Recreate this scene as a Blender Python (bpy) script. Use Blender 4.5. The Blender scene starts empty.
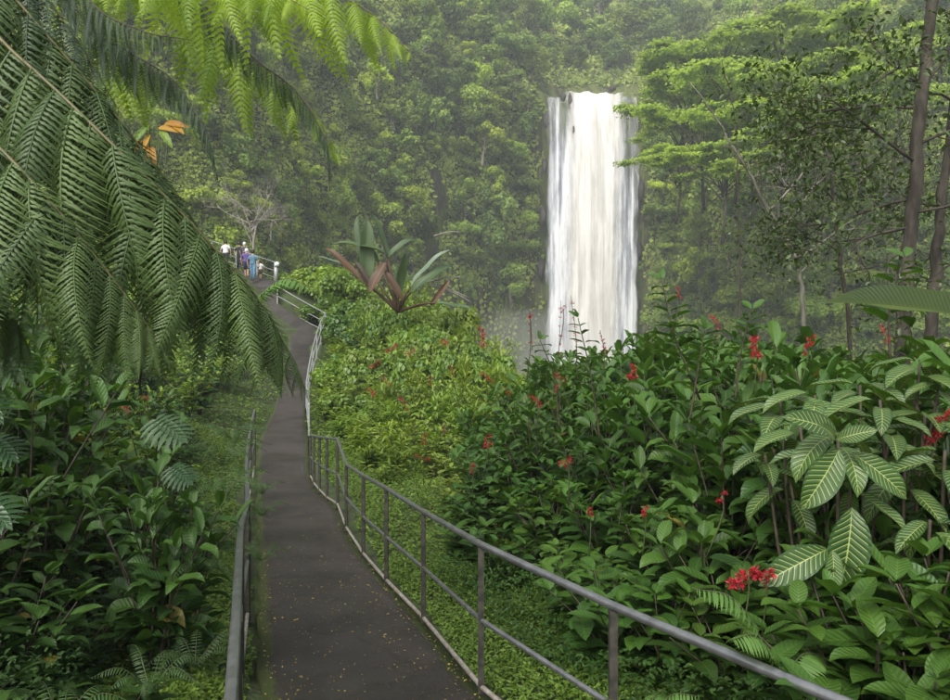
import bpy, math
import numpy as np
from mathutils import Vector

rng = np.random.default_rng(11)
scene = bpy.context.scene
COL = scene.collection
F, CZ = 720.0, 2.5
def W(px, py, D):
    return np.array([(px - 475.0) * D / F, D, CZ + (350.0 - py) * D / F])
def nrm(v):
    v = np.asarray(v, float)
    return v / (np.linalg.norm(v, axis=-1, keepdims=True) + 1e-9)

# ------------------------------------------------------------------ mesh collector
class MB:
    def __init__(s):
        s.v, s.f, s.uv, s.t, s.m, s.n = [], [], [], [], [], 0
    def add(s, V, faces, uv=None, t=0.5, m=0):
        V = np.asarray(V, float).reshape(-1, 3)
        s.v.append(V)
        s.uv.append(np.zeros((len(V), 2)) if uv is None else np.asarray(uv, float).reshape(-1, 2))
        s.t.append(np.full(len(V), t, float) if np.isscalar(t) else np.asarray(t, float))
        for f in (faces if isinstance(faces, list) else [faces]):
            f = np.asarray(f, int)
            s.f.append(f + s.n); s.m.append(np.full(len(f), m))
        s.n += len(V)
    def mesh(s, name, mats, smooth=True):
        me = bpy.data.meshes.new(name)
        V = np.concatenate(s.v); uv = np.concatenate(s.uv); t = np.concatenate(s.t)
        loops = np.concatenate([f.ravel() for f in s.f])
        tot = np.concatenate([np.full(len(f), f.shape[1]) for f in s.f])
        start = np.concatenate([[0], np.cumsum(tot)[:-1]])
        me.vertices.add(len(V)); me.vertices.foreach_set('co', V.astype(np.float32).ravel())
        me.loops.add(len(loops)); me.loops.foreach_set('vertex_index', loops.astype(np.int32))
        me.polygons.add(len(tot)); me.polygons.foreach_set('loop_start', start.astype(np.int32))
        me.polygons.foreach_set('material_index', np.concatenate(s.m).astype(np.int32))
        me.update(calc_edges=True)
        me.polygons.foreach_set('use_smooth', np.full(len(tot), smooth))
        a = me.attributes.new('tint', 'FLOAT', 'POINT'); a.data.foreach_set('value', t.astype(np.float32))
        u = me.uv_layers.new(name='UVMap'); u.data.foreach_set('uv', uv[loops].astype(np.float32).ravel())
        for mt in (mats if isinstance(mats, (list, tuple)) else [mats]):
            me.materials.append(mt)
        return me

def obj(name, data, parent=None, loc=None):
    o = bpy.data.objects.new(name, data); COL.objects.link(o)
    if parent is not None: o.parent = parent
    if loc is not None: o.location = loc
    return o
def tag(o, label=None, cat=None, group=None, kind=None):
    if label: o['label'] = label
    if cat: o['category'] = cat
    if group: o['group'] = group
    if kind: o['kind'] = kind
    return o
def thing(name, label, cat, loc=(0, 0, 0), rz=0.0, group=None):
    o = obj(name, None); o.location = [float(c) for c in loc]; o.rotation_euler = (0, 0, rz)
    o.empty_display_size = .2
    return tag(o, label, cat, group)
def dup(root, loc, rz=0.0, sc=1.0, label=None, group=None, color=None, tilt=(0, 0)):
    r = root.copy(); COL.objects.link(r)
    r.location = [float(c) for c in loc]; r.rotation_euler = (tilt[0], tilt[1], rz)
    r.scale = (sc, sc, sc) if np.isscalar(sc) else sc
    if label: r['label'] = label
    if group: r['group'] = group
    for ch in root.children:
        c = ch.copy(); COL.objects.link(c); c.parent = r
        if color is not None: c.color = color
        for g in ch.children:
            d = g.copy(); COL.objects.link(d); d.parent = c
            if color is not None: d.color = color
    return r
def remove_tree(o):
    for ch in list(o.children): remove_tree(ch)
    bpy.data.objects.remove(o)

# ------------------------------------------------------------------ shapes
def grid_faces(nr, nc, off=0):
    i = np.arange(nr - 1)[:, None] * nc + np.arange(nc - 1)[None]
    i = i.ravel() + off
    return np.stack([i, i + 1, i + nc + 1, i + nc], 1)
def leaf_t(nl=6, nw=2, wmax=.2, a=.75, b=.95, droop=.5, fold=.25, wave=0., pet=.0, twist=0.):
    v = np.linspace(0, 1, nl + 1)
    w = np.clip(v, 1e-4, 1) ** a * np.clip(1 - v, 1e-4, 1) ** b
    w = w / w.max() * wmax + .004
    u = np.linspace(-1, 1, 2 * nw + 1)
    th = droop * v
    dy = np.cos(th); dz = -np.sin(th)
    y = np.concatenate([[0], np.cumsum((dy[1:] + dy[:-1]) / 2) / nl]) + pet
    z = np.concatenate([[0], np.cumsum((dz[1:] + dz[:-1]) / 2) / nl])
    X = u[None] * w[:, None]
    lift = np.abs(X) * fold + wave * np.sin(v * 3.3 * np.pi)[:, None] * np.abs(u)[None] ** 1.5
    Y = y[:, None] + lift * np.sin(th)[:, None]
    Z = z[:, None] + lift * np.cos(th)[:, None] + twist * u[None] * v[:, None] ** 2
    V = np.stack([X, Y + 0 * X, Z + 0 * X], -1).reshape(-1, 3)
    UV = np.stack([(u[None] + 1) / 2 + 0 * X, v[:, None] + 0 * X], -1).reshape(-1, 2)
    return V, grid_faces(nl + 1, 2 * nw + 1), UV
def frames(d, up):
    y = nrm(d); z = nrm(up - (up * y).sum(-1, keepdims=True) * y)
    x = np.cross(y, z)
    return np.stack([x, y, z], -1)
def inst(mb, tm, P, R, S, t, m=0):
    V, Fc, UV = tm; n = len(P)
    if n == 0: return
    S = np.asarray(S, float)
    S = S[:, None, None] if S.ndim == 1 else S[:, None, :]
    X = np.einsum('nij,nvj->nvi', R, V[None] * S) + P[:, None]
    fs = (Fc[None] + (np.arange(n) * len(V))[:, None, None]).reshape(-1, Fc.shape[1])
    mb.add(X.reshape(-1, 3), fs, np.tile(UV, (n, 1)), np.repeat(np.broadcast_to(t, (n,)), len(V)), m)
def spline(pts, n):
    pts = np.asarray(pts, float)
    k = len(pts)
    if k == 2: return pts[0] + (pts[1] - pts[0]) * np.linspace(0, 1, n)[:, None]
    P = np.vstack([2 * pts[0] - pts[1], pts, 2 * pts[-1] - pts[-2]])
    t = np.linspace(0, k - 1 - 1e-6, n); i = t.astype(int); f = (t - i)[:, None]
    p0, p1, p2, p3 = P[i], P[i + 1], P[i + 2], P[i + 3]
    return .5 * (2 * p1 + (p2 - p0) * f + (2 * p0 - 5 * p1 + 4 * p2 - p3) * f ** 2 + (3 * p1 - p0 - 3 * p2 + p3) * f ** 3)
def tube(mb, pts, r, sides=6, t=.5, m=0, caps=True):
    pts = np.asarray(pts, float); n = len(pts)
    r = np.broadcast_to(np.asarray(r, float), (n,))
    T = nrm(np.gradient(pts, axis=0))
    ref = np.array([0, 0, 1.]) if abs(T[:, 2]).mean() < .8 else np.array([1., 0, 0])
    A = nrm(np.cross(T, ref)); B = np.cross(T, A)
    an = np.linspace(0, 2 * np.pi, sides, endpoint=False)
    V = pts[:, None] + r[:, None, None] * (np.cos(an)[None, :, None] * A[:, None] + np.sin(an)[None, :, None] * B[:, None])
    i = np.arange(n - 1)[:, None] * sides; j = np.arange(sides)[None]; j2 = (j + 1) % sides
    Fq = np.stack([i + j, i + j2, i + sides + j2, i + sides + j], -1).reshape(-1, 4)
    s = np.concatenate([[0], np.cumsum(np.linalg.norm(np.diff(pts, axis=0), axis=1))])
    UV = np.stack([np.tile(an / 6.2832, n), np.repeat(s, sides)], -1)
    fs = [Fq]
    if caps: fs += [np.arange(sides)[None, ::-1], (np.arange(sides) + (n - 1) * sides)[None]]
    mb.add(V.reshape(-1, 3), fs, UV, t, m)
def boxm(mb, c, h, ax=None, m=0, t=.5):
    c = np.asarray(c, float); ax = np.eye(3) if ax is None else ax
    s = np.array([[x, y, z] for x in (-1, 1) for y in (-1, 1) for z in (-1, 1)], float) * h
    mb.add(c + s @ ax, np.array([[0, 1, 3, 2], [4, 6, 7, 5], [0, 4, 5, 1], [2, 3, 7, 6], [0, 2, 6, 4], [1, 5, 7, 3]]), None, t, m)
def lathe(mb, c, prof, sides=12, m=0, t=.5, sx=1., sy=1.):
    c = np.asarray(c, float); an = np.linspace(0, 2 * np.pi, sides, endpoint=False)
    V = np.array([[[c[0] + sx * r * math.cos(q), c[1] + sy * r * math.sin(q), c[2] + z] for q in an] for r, z in prof])
    n = len(prof); i = np.arange(n - 1)[:, None] * sides; j = np.arange(sides)[None]; j2 = (j + 1) % sides
    Fq = np.stack([i + j, i + j2, i + sides + j2, i + sides + j], -1).reshape(-1, 4)
    mb.add(V.reshape(-1, 3), [Fq, np.arange(sides)[None, ::-1], (np.arange(sides) + (n - 1) * sides)[None]], None, t, m)
def wob(x, y, s=0.0):
    return (np.sin(x * 1.0 + 1.3 * s) * np.cos(y * .83 + s) + .5 * np.sin(x * 2.3 + y * 1.7 + s * 2.1) + .3 * np.sin(x * 4.7 - y * 3.9 + s)) / 1.8

# ------------------------------------------------------------------ materials
def mat(name):
    m = bpy.data.materials.new(name); m.use_nodes = True
    nt = m.node_tree; nt.nodes.clear()
    return m, nt, nt.nodes.new('ShaderNodeOutputMaterial')
def N(nt, typ, **kw):
    n = nt.nodes.new(typ)
    for k, v in kw.items():
        if k.startswith('i_'):
            key = k[2:]
            n.inputs[int(key) if key.isdigit() else key.replace('_', ' ')].default_value = v
        else: setattr(n, k, v)
    return n
def c4(c): return (c[0], c[1], c[2], 1.0)
def mixc(nt, fac, A, B, blend='MIX'):
    n = N(nt, 'ShaderNodeMix', data_type='RGBA', blend_type=blend, clamp_factor=True)
    for s, i in ((fac, 0), (A, 6), (B, 7)):
        if isinstance(s, bpy.types.NodeSocket): nt.links.new(s, n.inputs[i])
        else: n.inputs[i].default_value = s if i == 0 else c4(s)
    return n.outputs[2]
def math_(nt, op, a, b=0.0):
    n = N(nt, 'ShaderNodeMath', operation=op)
    for s, i in ((a, 0), (b, 1)):
        if isinstance(s, bpy.types.NodeSocket): nt.links.new(s, n.inputs[i])
        else: n.inputs[i].default_value = s
    return n.outputs[0]
def ramp(nt, fac, stops):
    n = N(nt, 'ShaderNodeValToRGB'); e = n.color_ramp.elements
    while len(e) < len(stops): e.new(.5)
    for k, (p, c) in enumerate(stops):
        e[k].position = p; e[k].color = c4(c) if not np.isscalar(c) else (c, c, c, 1)
    nt.links.new(fac, n.inputs[0]); return n.outputs[0]
def noise(nt, scale, detail=4, vec=None, rough=.55):
    n = N(nt, 'ShaderNodeTexNoise'); n.inputs['Scale'].default_value = scale
    n.inputs['Detail'].default_value = detail; n.inputs['Roughness'].default_value = rough
    if vec is not None: nt.links.new(vec, n.inputs['Vector'])
    return n.outputs[0]
def bump(nt, h, strength=.3, dist=.02):
    n = N(nt, 'ShaderNodeBump'); n.inputs['Strength'].default_value = strength; n.inputs['Distance'].default_value = dist
    nt.links.new(h, n.inputs['Height']); return n.outputs[0]
def uvs(nt):
    u = N(nt, 'ShaderNodeUVMap'); s = N(nt, 'ShaderNodeSeparateXYZ'); nt.links.new(u.outputs[0], s.inputs[0])
    return math_(nt, 'ABSOLUTE', math_(nt, 'SUBTRACT', math_(nt, 'MULTIPLY', s.outputs[0], 2.0), 1.0)), s.outputs[1]

def leaf_mat(name, A, B, rough=.42, trans=.28, vein=.35, nv=9, zebra=False, spec=.45, tcol=1.5):
    m, nt, out = mat(name)
    at = N(nt, 'ShaderNodeAttribute', attribute_name='tint')
    col = mixc(nt, at.outputs['Fac'], A, B)
    if vein > 0:
        u, v = uvs(nt)
        mid = math_(nt, 'LESS_THAN', u, .045 if not zebra else .035)
        ph = math_(nt, 'FRACT', math_(nt, 'MULTIPLY', math_(nt, 'SUBTRACT', v, math_(nt, 'MULTIPLY', u, .16 if not zebra else .15)), float(nv)))
        tri = math_(nt, 'ABSOLUTE', math_(nt, 'SUBTRACT', ph, .5))
        if zebra:
            lat = math_(nt, 'MULTIPLY', math_(nt, 'LESS_THAN', tri, .068), math_(nt, 'LESS_THAN', u, .84))
            msk = math_(nt, 'MAXIMUM', mid, lat)
            col = mixc(nt, math_(nt, 'MULTIPLY', msk, .78), col, (.38, .44, .14))
        else:
            lat = math_(nt, 'MULTIPLY', math_(nt, 'LESS_THAN', tri, .06), .35)
            col = mixc(nt, math_(nt, 'MULTIPLY', math_(nt, 'MAXIMUM', mid, lat), vein), col, (B[0] * 1.8 + .03, B[1] * 1.6 + .03, B[2] * 1.6 + .01))
        h = math_(nt, 'ADD', math_(nt, 'MULTIPLY', tri, 1.0), math_(nt, 'MULTIPLY', u, .5))
        bn = bump(nt, h, .28, .02)
    if vein > 0:
        tc = N(nt, 'ShaderNodeTexCoord'); sp = noise(nt, 55, 2, tc.outputs['Object'])
        col = mixc(nt, ramp(nt, sp, [(.70, 0.), (.76, .7)]), col, (.14, .11, .03))
        col = mixc(nt, math_(nt, 'MULTIPLY', math_(nt, 'GREATER_THAN', at.outputs['Fac'], 1.5), .8), col, (.22, .18, .04))
    oi = N(nt, 'ShaderNodeObjectInfo')
    col = mixc(nt, 1.0, col, oi.outputs['Color'], 'MULTIPLY')
    p = N(nt, 'ShaderNodeBsdfPrincipled'); p.inputs['Roughness'].default_value = rough
    p.inputs['Specular IOR Level'].default_value = spec
    nt.links.new(col, p.inputs['Base Color'])
    if vein > 0: nt.links.new(bn, p.inputs['Normal'])
    tr = N(nt, 'ShaderNodeBsdfTranslucent')
    nt.links.new(mixc(nt, 1.0, col, (tcol * 1.15, tcol * 1.1, tcol * .5), 'MULTIPLY'), tr.inputs[0])
    mx = N(nt, 'ShaderNodeMixShader'); mx.inputs[0].default_value = trans
    nt.links.new(p.outputs[0], mx.inputs[1]); nt.links.new(tr.outputs[0], mx.inputs[2])
    nt.links.new(mx.outputs[0], out.inputs[0])
    return m
def simple(name, A, B=None, scale=8., rough=.7, metal=0., bumps=0., bdist=.01, spec=.4, stretch=None, detail=5, tinted=False):
    m, nt, out = mat(name)
    p = N(nt, 'ShaderNodeBsdfPrincipled'); p.inputs['Roughness'].default_value = rough; p.inputs['Metallic'].default_value = metal
    p.inputs['Specular IOR Level'].default_value = spec
    tc = N(nt, 'ShaderNodeTexCoord'); vec = tc.outputs['Object']
    if stretch:
        mp = N(nt, 'ShaderNodeMapping'); mp.inputs['Scale'].default_value = stretch
        nt.links.new(vec, mp.inputs[0]); vec = mp.outputs[0]
    nz = noise(nt, scale, detail, vec)
    col = mixc(nt, ramp(nt, nz, [(.35, 0.), (.65, 1.)]), A, B if B else A)
    nt.links.new(col, p.inputs['Base Color'])
    if bumps > 0: nt.links.new(bump(nt, nz, bumps, bdist), p.inputs['Normal'])
    nt.links.new(p.outputs[0], out.inputs[0])
    return m

M = {}
M['shrub'] = leaf_mat('shrub_leaf', (.019, .054, .010), (.064, .140, .021), rough=.43, trans=.28, spec=.36)
M['shrub_pale'] = leaf_mat('pale_shrub_leaf', (.07, .135, .018), (.18, .27, .045), rough=.45, trans=.32)
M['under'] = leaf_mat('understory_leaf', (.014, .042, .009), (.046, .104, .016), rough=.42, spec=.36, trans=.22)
M['herb'] = leaf_mat('herb_leaf', (.08, .155, .016), (.20, .30, .04), rough=.48, trans=.35, nv=5, vein=.25)
M['cover'] = leaf_mat('ground_cover_leaf', (.06, .125, .014), (.17, .26, .035), rough=.5, trans=.3, vein=0)
M['zebra'] = leaf_mat('zebra_leaf', (.02, .056, .014), (.055, .115, .024), rough=.40, trans=.2, nv=13, zebra=True)
M['fern'] = leaf_mat('tree_fern_pinna', (.032, .066, .018), (.088, .14, .036), rough=.48, trans=.18, vein=0, spec=.35)
M['fern_lime'] = leaf_mat('backlit_young_pinna', (.15, .24, .02), (.30, .41, .05), rough=.5, trans=.5, vein=0, tcol=1.7)  # young green, brightened to carry light coming through from behind
M['fern_dark'] = leaf_mat('shaded_fern_pinna', (.022, .045, .02), (.045, .085, .032), rough=.45, trans=.15, vein=0)  # shade on the frond undersides is put into this darker green
M['small_fern'] = leaf_mat('small_fern_leaflet', (.045, .12, .025), (.11, .21, .045), rough=.5, trans=.3, vein=0)
M['philo'] = leaf_mat('split_leaf', (.022, .062, .022), (.06, .115, .045), rough=.33, trans=.15, vein=.3, nv=7)
M['banana'] = leaf_mat('banana_leaf', (.13, .19, .13), (.17, .23, .16), rough=.4, trans=.3, vein=.08, nv=40)
M['paddle'] = leaf_mat('paddle_leaf', (.035, .068, .024), (.075, .12, .045), rough=.5, trans=.2, vein=.3, nv=30)
M['bronze'] = leaf_mat('bronze_paddle_leaf', (.035, .022, .012), (.10, .052, .025), rough=.5, trans=.2, vein=.3, nv=30)
M['orange'] = leaf_mat('yellowing_leaf', (.30, .13, .015), (.46, .27, .03), rough=.5, trans=.4, vein=.3, nv=12)
M['jungle'] = leaf_mat('jungle_leaf', (.10, .16, .033), (.36, .44, .088), rough=.6, trans=.38, vein=0, spec=.25)
M['flat'] = leaf_mat('flat_crown_leaf', (.17, .27, .03), (.36, .48, .065), rough=.6, trans=.45, vein=0, spec=.25)
M['tree_leaf'] = leaf_mat('tree_leaf', (.03, .055, .014), (.085, .13, .03), rough=.42, trans=.25, vein=0)
M['red'] = leaf_mat('red_floret', (.22, .008, .016), (.46, .022, .035), rough=.5, trans=.25, vein=0, tcol=1.0)
M['litter'] = leaf_mat('litter_leaf', (.16, .10, .035), (.40, .33, .07), rough=.6, trans=.1, vein=0)
M['stem'] = simple('green_stem', (.07, .10, .03), (.05, .05, .025), 30, .6)
M['twig'] = simple('brown_stem', (.07, .055, .035), (.03, .022, .014), 25, .75)
M['rachis'] = simple('tan_rachis', (.085, .085, .03), (.13, .105, .04), 20, .5)
M['rachis_dark'] = simple('dark_rachis', (.035, .028, .016), (.02, .016, .01), 20, .5)
M['bark'] = simple('lichen_bark', (.022, .018, .013), (.075, .064, .048), 9, .85, bumps=.7, bdist=.03, stretch=(1, 1, .35))
M['bark_pale'] = simple('pale_bark', (.07, .062, .046), (.19, .175, .14), 6, .85, bumps=.5, bdist=.02, stretch=(1, 1, .3))
M['bare_wood'] = simple('bare_wood', (.17, .15, .125), (.27, .245, .21), 6, .85)
M['fern_trunk'] = simple('fern_trunk_fibre', (.02, .014, .009), (.07, .045, .028), 25, .95, bumps=1., bdist=.05)
M['rock'] = simple('wet_rock', (.018, .016, .014), (.06, .052, .04), .35, .7, bumps=.8, bdist=.5)

# ------------------------------------------------------------------ path, from both edges (pixel, depth)
RE = [(760, 860, 2.0), (640, 790, 3.2), (483, 697, 4.97), (424, 626, 6.69), (387, 587, 7.8), (364, 559, 9.2), (347, 531.5, 10.6), (338.5, 508, 12.2), (311, 478, 15.8), (308, 437, 21), (306, 406, 26), (313, 371, 31), (321, 341, 35.5), (325, 333, 37), (303, 321, 39.5), (278, 307.5, 42)]
LE = [(330, 1150, 2.0), (282, 860, 3.2), (261, 690, 4.97), (259.5, 610, 6.9), (259, 572, 8.1), (258, 545, 9.7), (257.5, 522, 11.2), (257, 500, 13.2), (257, 473, 16.8), (260, 440, 21), (274, 409, 26), (284, 379, 30.5), (288, 355, 34), (286, 336, 37), (268, 318, 40.5), (252, 300, 43.5)]
REw = np.array([W(*p) for p in RE]); LEw = np.array([W(*p) for p in LE])
def zfit(P):
    return P
NP = 160
R_s, L_s = spline(REw, NP), spline(LEw, NP)
zc = (R_s[:, 2] + L_s[:, 2]) / 2
R_s[:, 2] = zc; L_s[:, 2] = zc
# continue: up to where the people stand, and back behind the camera
upR = np.array([W(277, 293, 43.2), W(273, 281, 44.2), W(240, 271, 50), W(200, 258, 58)])
upL = np.array([W(252, 291, 44.0), W(243, 281, 44.8), W(222, 271, 51), W(180, 258, 59)])
dn0R, dn0L = R_s[0], L_s[0]
bk = [np.array([.9, -2.2, .06]), np.array([1.6, -5.0, .35])]
def join(a, b, c): return np.vstack([np.array(a), b, c])
R_s = join([dn0R + bk[1], dn0R + bk[0]], R_s, spline(np.vstack([R_s[-1], upR]), 24)[1:])
L_s = join([dn0L + bk[1], dn0L + bk[0]], L_s, spline(np.vstack([L_s[-1], upL]), 24)[1:])
z2 = (R_s[:, 2] + L_s[:, 2]) / 2; R_s[:, 2] = z2; L_s[:, 2] = z2
C_s = (R_s + L_s) / 2
half = np.linalg.norm(R_s - L_s, axis=1)[:, None] / 2

def path_rel(X, Y):
    """signed distance from the path centre (+ right) and path height at the nearest point"""
    P = np.stack([np.ravel(X), np.ravel(Y)], -1)
    out_s = np.empty(len(P)); out_z = np.empty(len(P)); out_h = np.empty(len(P))
    T = nrm(np.gradient(C_s[:, :2], axis=0))
    for a in range(0, len(P), 4000):
        q = P[a:a + 4000]
        d = q[:, None] - C_s[None, :, :2]
        dd = (d ** 2).sum(-1); i = dd.argmin(1)
        dv = d[np.arange(len(q)), i]
        cr = dv[:, 0] * T[i, 1] - dv[:, 1] * T[i, 0]
        out_s[a:a + 4000] = np.sign(cr) * np.sqrt(dd[np.arange(len(q)), i])
        w = np.exp(-dd / (2 * .5 ** 2) + dd.min(1, keepdims=True) / (2 * .5 ** 2))
        out_z[a:a + 4000] = (w * C_s[None, :, 2]).sum(1) / w.sum(1); out_h[a:a + 4000] = half[i, 0]
    sh = np.shape(X)
    return out_s.reshape(sh), out_z.reshape(sh), out_h.reshape(sh)
def x_edge(Y): return np.interp(Y, [-10, 5, 10, 15, 25, 35, 45, 60], [10, 9.5, 8.5, 5.5, .5, -2.5, -4, -4])
def ground(X, Y):
    X = np.asarray(X, float); Y = np.asarray(Y, float)
    s, zp, h = path_rel(X, Y)
    z = zp.copy()
    o = np.abs(s) - h
    left = s < 0
    z = np.where(left, zp + np.clip(o, 0, 14) * np.interp(Y, [0, 6, 14, 30, 50], [.10, .20, .28, .30, .22]) + .10 * wob(X * .9, Y * .9), z)
    z = np.where(~left, zp + np.clip(o - .6, 0, 4) * np.interp(Y, [0, 8, 16, 26, 36, 48], [.02, .03, .10, .16, .10, .05]) + .07 * wob(X, Y, 2) * np.clip(o, 0, 1), z)
    z = z - .07 * np.exp(-(np.clip(o, 0, 9) / .25) ** 2)
    over = np.clip(X - x_edge(Y), 0, None)
    z = z - np.where(over < 3, over ** 2 * .16, 1.44 + (over - 3) * .95) - np.where(~left | (Y > 60), np.clip(Y - 48, 0, None) * .9, 0)
    return np.maximum(z, -33 + .8 * wob(X * .1, Y * .1))

m, nt, out = mat('soil_and_moss')
p = N(nt, 'ShaderNodeBsdfPrincipled'); p.inputs['Roughness'].default_value = .95
tc = N(nt, 'ShaderNodeTexCoord')
n1 = noise(nt, 2.2, 6, tc.outputs['Object']); n2 = noise(nt, 26, 4, tc.outputs['Object'])
cc = mixc(nt, ramp(nt, n1, [(.4, 0.), (.6, 1.)]), (.045, .075, .016), (.028, .024, .013))
cc = mixc(nt, ramp(nt, n2, [(.4, 0.), (.7, .6)]), cc, (.06, .10, .018))
nt.links.new(cc, p.inputs['Base Color']); nt.links.new(bump(nt, n2, .8, .05), p.inputs['Normal']); nt.links.new(p.outputs[0], out.inputs[0])
M['soil'] = m
xs = np.concatenate([np.linspace(-220, -26, 40)[:-1], np.linspace(-26, 12, 120)[:-1], np.linspace(12, 240, 50)])
ys = np.concatenate([np.linspace(-60, -4, 12)[:-1], np.linspace(-4, 50, 150)[:-1], np.linspace(50, 230, 45)])
GX, GY = np.meshgrid(xs, ys)
mb = MB(); mb.add(np.stack([GX, GY, ground(GX, GY)], -1).reshape(-1, 3), grid_faces(len(ys), len(xs)))
tag(obj('ground', mb.mesh('ground', M['soil'])), kind='structure')

m, nt, out = mat('worn_asphalt')
p = N(nt, 'ShaderNodeBsdfPrincipled'); p.inputs['Roughness'].default_value = .72; p.inputs['Specular IOR Level'].default_value = .35
tc = N(nt, 'ShaderNodeTexCoord')
n1 = noise(nt, 1.6, 6, tc.outputs['Object']); n2 = noise(nt, 170, 3, tc.outputs['Object']); n3 = noise(nt, 9, 5, tc.outputs['Object'])
cc = mixc(nt, ramp(nt, n1, [(.38, 0.), (.64, 1.)]), (.020, .0165, .0135), (.040, .0335, .028))
cc = mixc(nt, ramp(nt, n2, [(.48, 0.), (.72, .75)]), cc, (.10, .085, .078))
cc = mixc(nt, ramp(nt, n3, [(.55, 0.), (.75, .5)]), cc, (.022, .018, .015))
n4 = noise(nt, .45, 5, tc.outputs['Object'])
cc = mixc(nt, ramp(nt, n4, [(.45, 0.), (.6, .55)]), cc, (.060, .051, .044))
vo = N(nt, 'ShaderNodeTexVoronoi', feature='DISTANCE_TO_EDGE'); vo.inputs['Scale'].default_value = .55
mpv = N(nt, 'ShaderNodeMapping'); va = N(nt, 'ShaderNodeVectorMath', operation='ADD'); sc_ = N(nt, 'ShaderNodeVectorMath', operation='SCALE'); nn_ = N(nt, 'ShaderNodeTexNoise'); nn_.inputs['Scale'].default_value = 2.5
nt.links.new(tc.outputs['Object'], nn_.inputs['Vector']); nt.links.new(nn_.outputs['Color'], sc_.inputs[0]); sc_.inputs['Scale'].default_value = .5
nt.links.new(tc.outputs['Object'], va.inputs[0]); nt.links.new(sc_.outputs[0], va.inputs[1]); nt.links.new(va.outputs[0], vo.inputs['Vector'])
cc = mixc(nt, ramp(nt, vo.outputs['Distance'], [(.004, .3), (.012, 0.)]), cc, (.012, .010, .008))
nt.links.new(ramp(nt, n4, [(.38, .5), (.6, .8)]), p.inputs['Roughness'])
u_, v_ = uvs(nt)
ed = math_(nt, 'MULTIPLY', ramp(nt, math_(nt, 'ADD', u_, math_(nt, 'MULTIPLY', n3, .22)), [(.97, 0.), (1.10, 1.)]), .8)
cc = mixc(nt, ed, cc, (.05, .07, .018))
nt.links.new(cc, p.inputs['Base Color']); nt.links.new(bump(nt, n2, .5, .006), p.inputs['Normal']); nt.links.new(p.outputs[0], out.inputs[0])
M['asphalt'] = m
mb = MB()
k = len(R_s); nc = 9; fr = np.linspace(0, 1, nc)
top = L_s[:, None] + (R_s - L_s)[:, None] * fr[None, :, None]
top[:, :, 2] += .012 * (1 - (2 * fr - 1) ** 2)[None]
top[:, 0, :2] += .03 * wob(np.arange(k) * .9, np.zeros(k))[:, None]; top[:, -1, :2] += .02 * wob(np.arange(k) * 1.1, np.ones(k))[:, None]
sL = top[:, :1] - [0, 0, .16]; sR = top[:, -1:] - [0, 0, .16]
A = np.concatenate([sL, top, sR], 1)
uu = np.concatenate([[0], fr, [1]])
mb.add(A.reshape(-1, 3), grid_faces(k, nc + 2), np.stack([np.tile(uu, k), np.repeat(np.arange(k) * .1, nc + 2)], -1))
tag(obj('path', mb.mesh('path', M['asphalt'])), kind='structure')

# fallen leaves on the asphalt
mb = MB(); lt = leaf_t(2, 1, .3, droop=.4, fold=.2)
n = 3200
i = rng.integers(2, 125, n); i = np.minimum(i, (rng.random(n) ** 1.5 * 125).astype(int) + 2)
f = np.where(rng.random(n) < .3, rng.choice([.04, .95], n) + rng.normal(0, .03, n), rng.random(n) * .94 + .03)
f = np.clip(f, .015, .985)
P = L_s[i] + (R_s - L_s)[i] * f[:, None] + (L_s[np.minimum(i + 1, k - 1)] - L_s[i]) * rng.random((n, 1)); P[:, 2] += .018
an = rng.random(n) * 6.28
d = np.stack([np.cos(an), np.sin(an), rng.normal(0, .08, n)], -1)
inst(mb, lt, P, frames(d, np.stack([rng.normal(0, .2, n), rng.normal(0, .2, n), np.ones(n)], -1)), rng.uniform(.006, .022, n) * rng.choice([1, 1, 1, 1, 1.9], n), rng.random(n))
tag(obj('fallen_leaves', mb.mesh('fallen_leaves', M['litter'])), kind='stuff')

# ------------------------------------------------------------------ railings
m, nt, out = mat('galvanised_steel')
p = N(nt, 'ShaderNodeBsdfPrincipled'); p.inputs['Metallic'].default_value = .85
tc = N(nt, 'ShaderNodeTexCoord'); n1 = noise(nt, 14, 5, tc.outputs['Object']); n2 = noise(nt, 60, 3, tc.outputs['Object'])
cc = mixc(nt, ramp(nt, n1, [(.35, 0.), (.65, 1.)]), (.25, .255, .26), (.34, .345, .35))
cc = mixc(nt, ramp(nt, n2, [(.64, 0.), (.74, .55)]), cc, (.16, .12, .09))
nt.links.new(cc, p.inputs['Base Color']); nt.links.new(ramp(nt, n1, [(.3, .34), (.7, .46)]), p.inputs['Roughness']); nt.links.new(p.outputs[0], out.inputs[0])
M['steel'] = m
M['post'] = simple('weathered_post', (.035, .033, .028), (.085, .078, .064), 18, .6, metal=.45, bumps=.2, bdist=.004)
M['rustbar'] = simple('rusty_bar', (.24, .20, .16), (.42, .39, .35), 16, .6, metal=.4, bumps=.2, bdist=.003)
M['galv_pale'] = simple('pale_galvanised', (.26, .27, .265), (.40, .41, .40), 12, .5, metal=.5)

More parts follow.
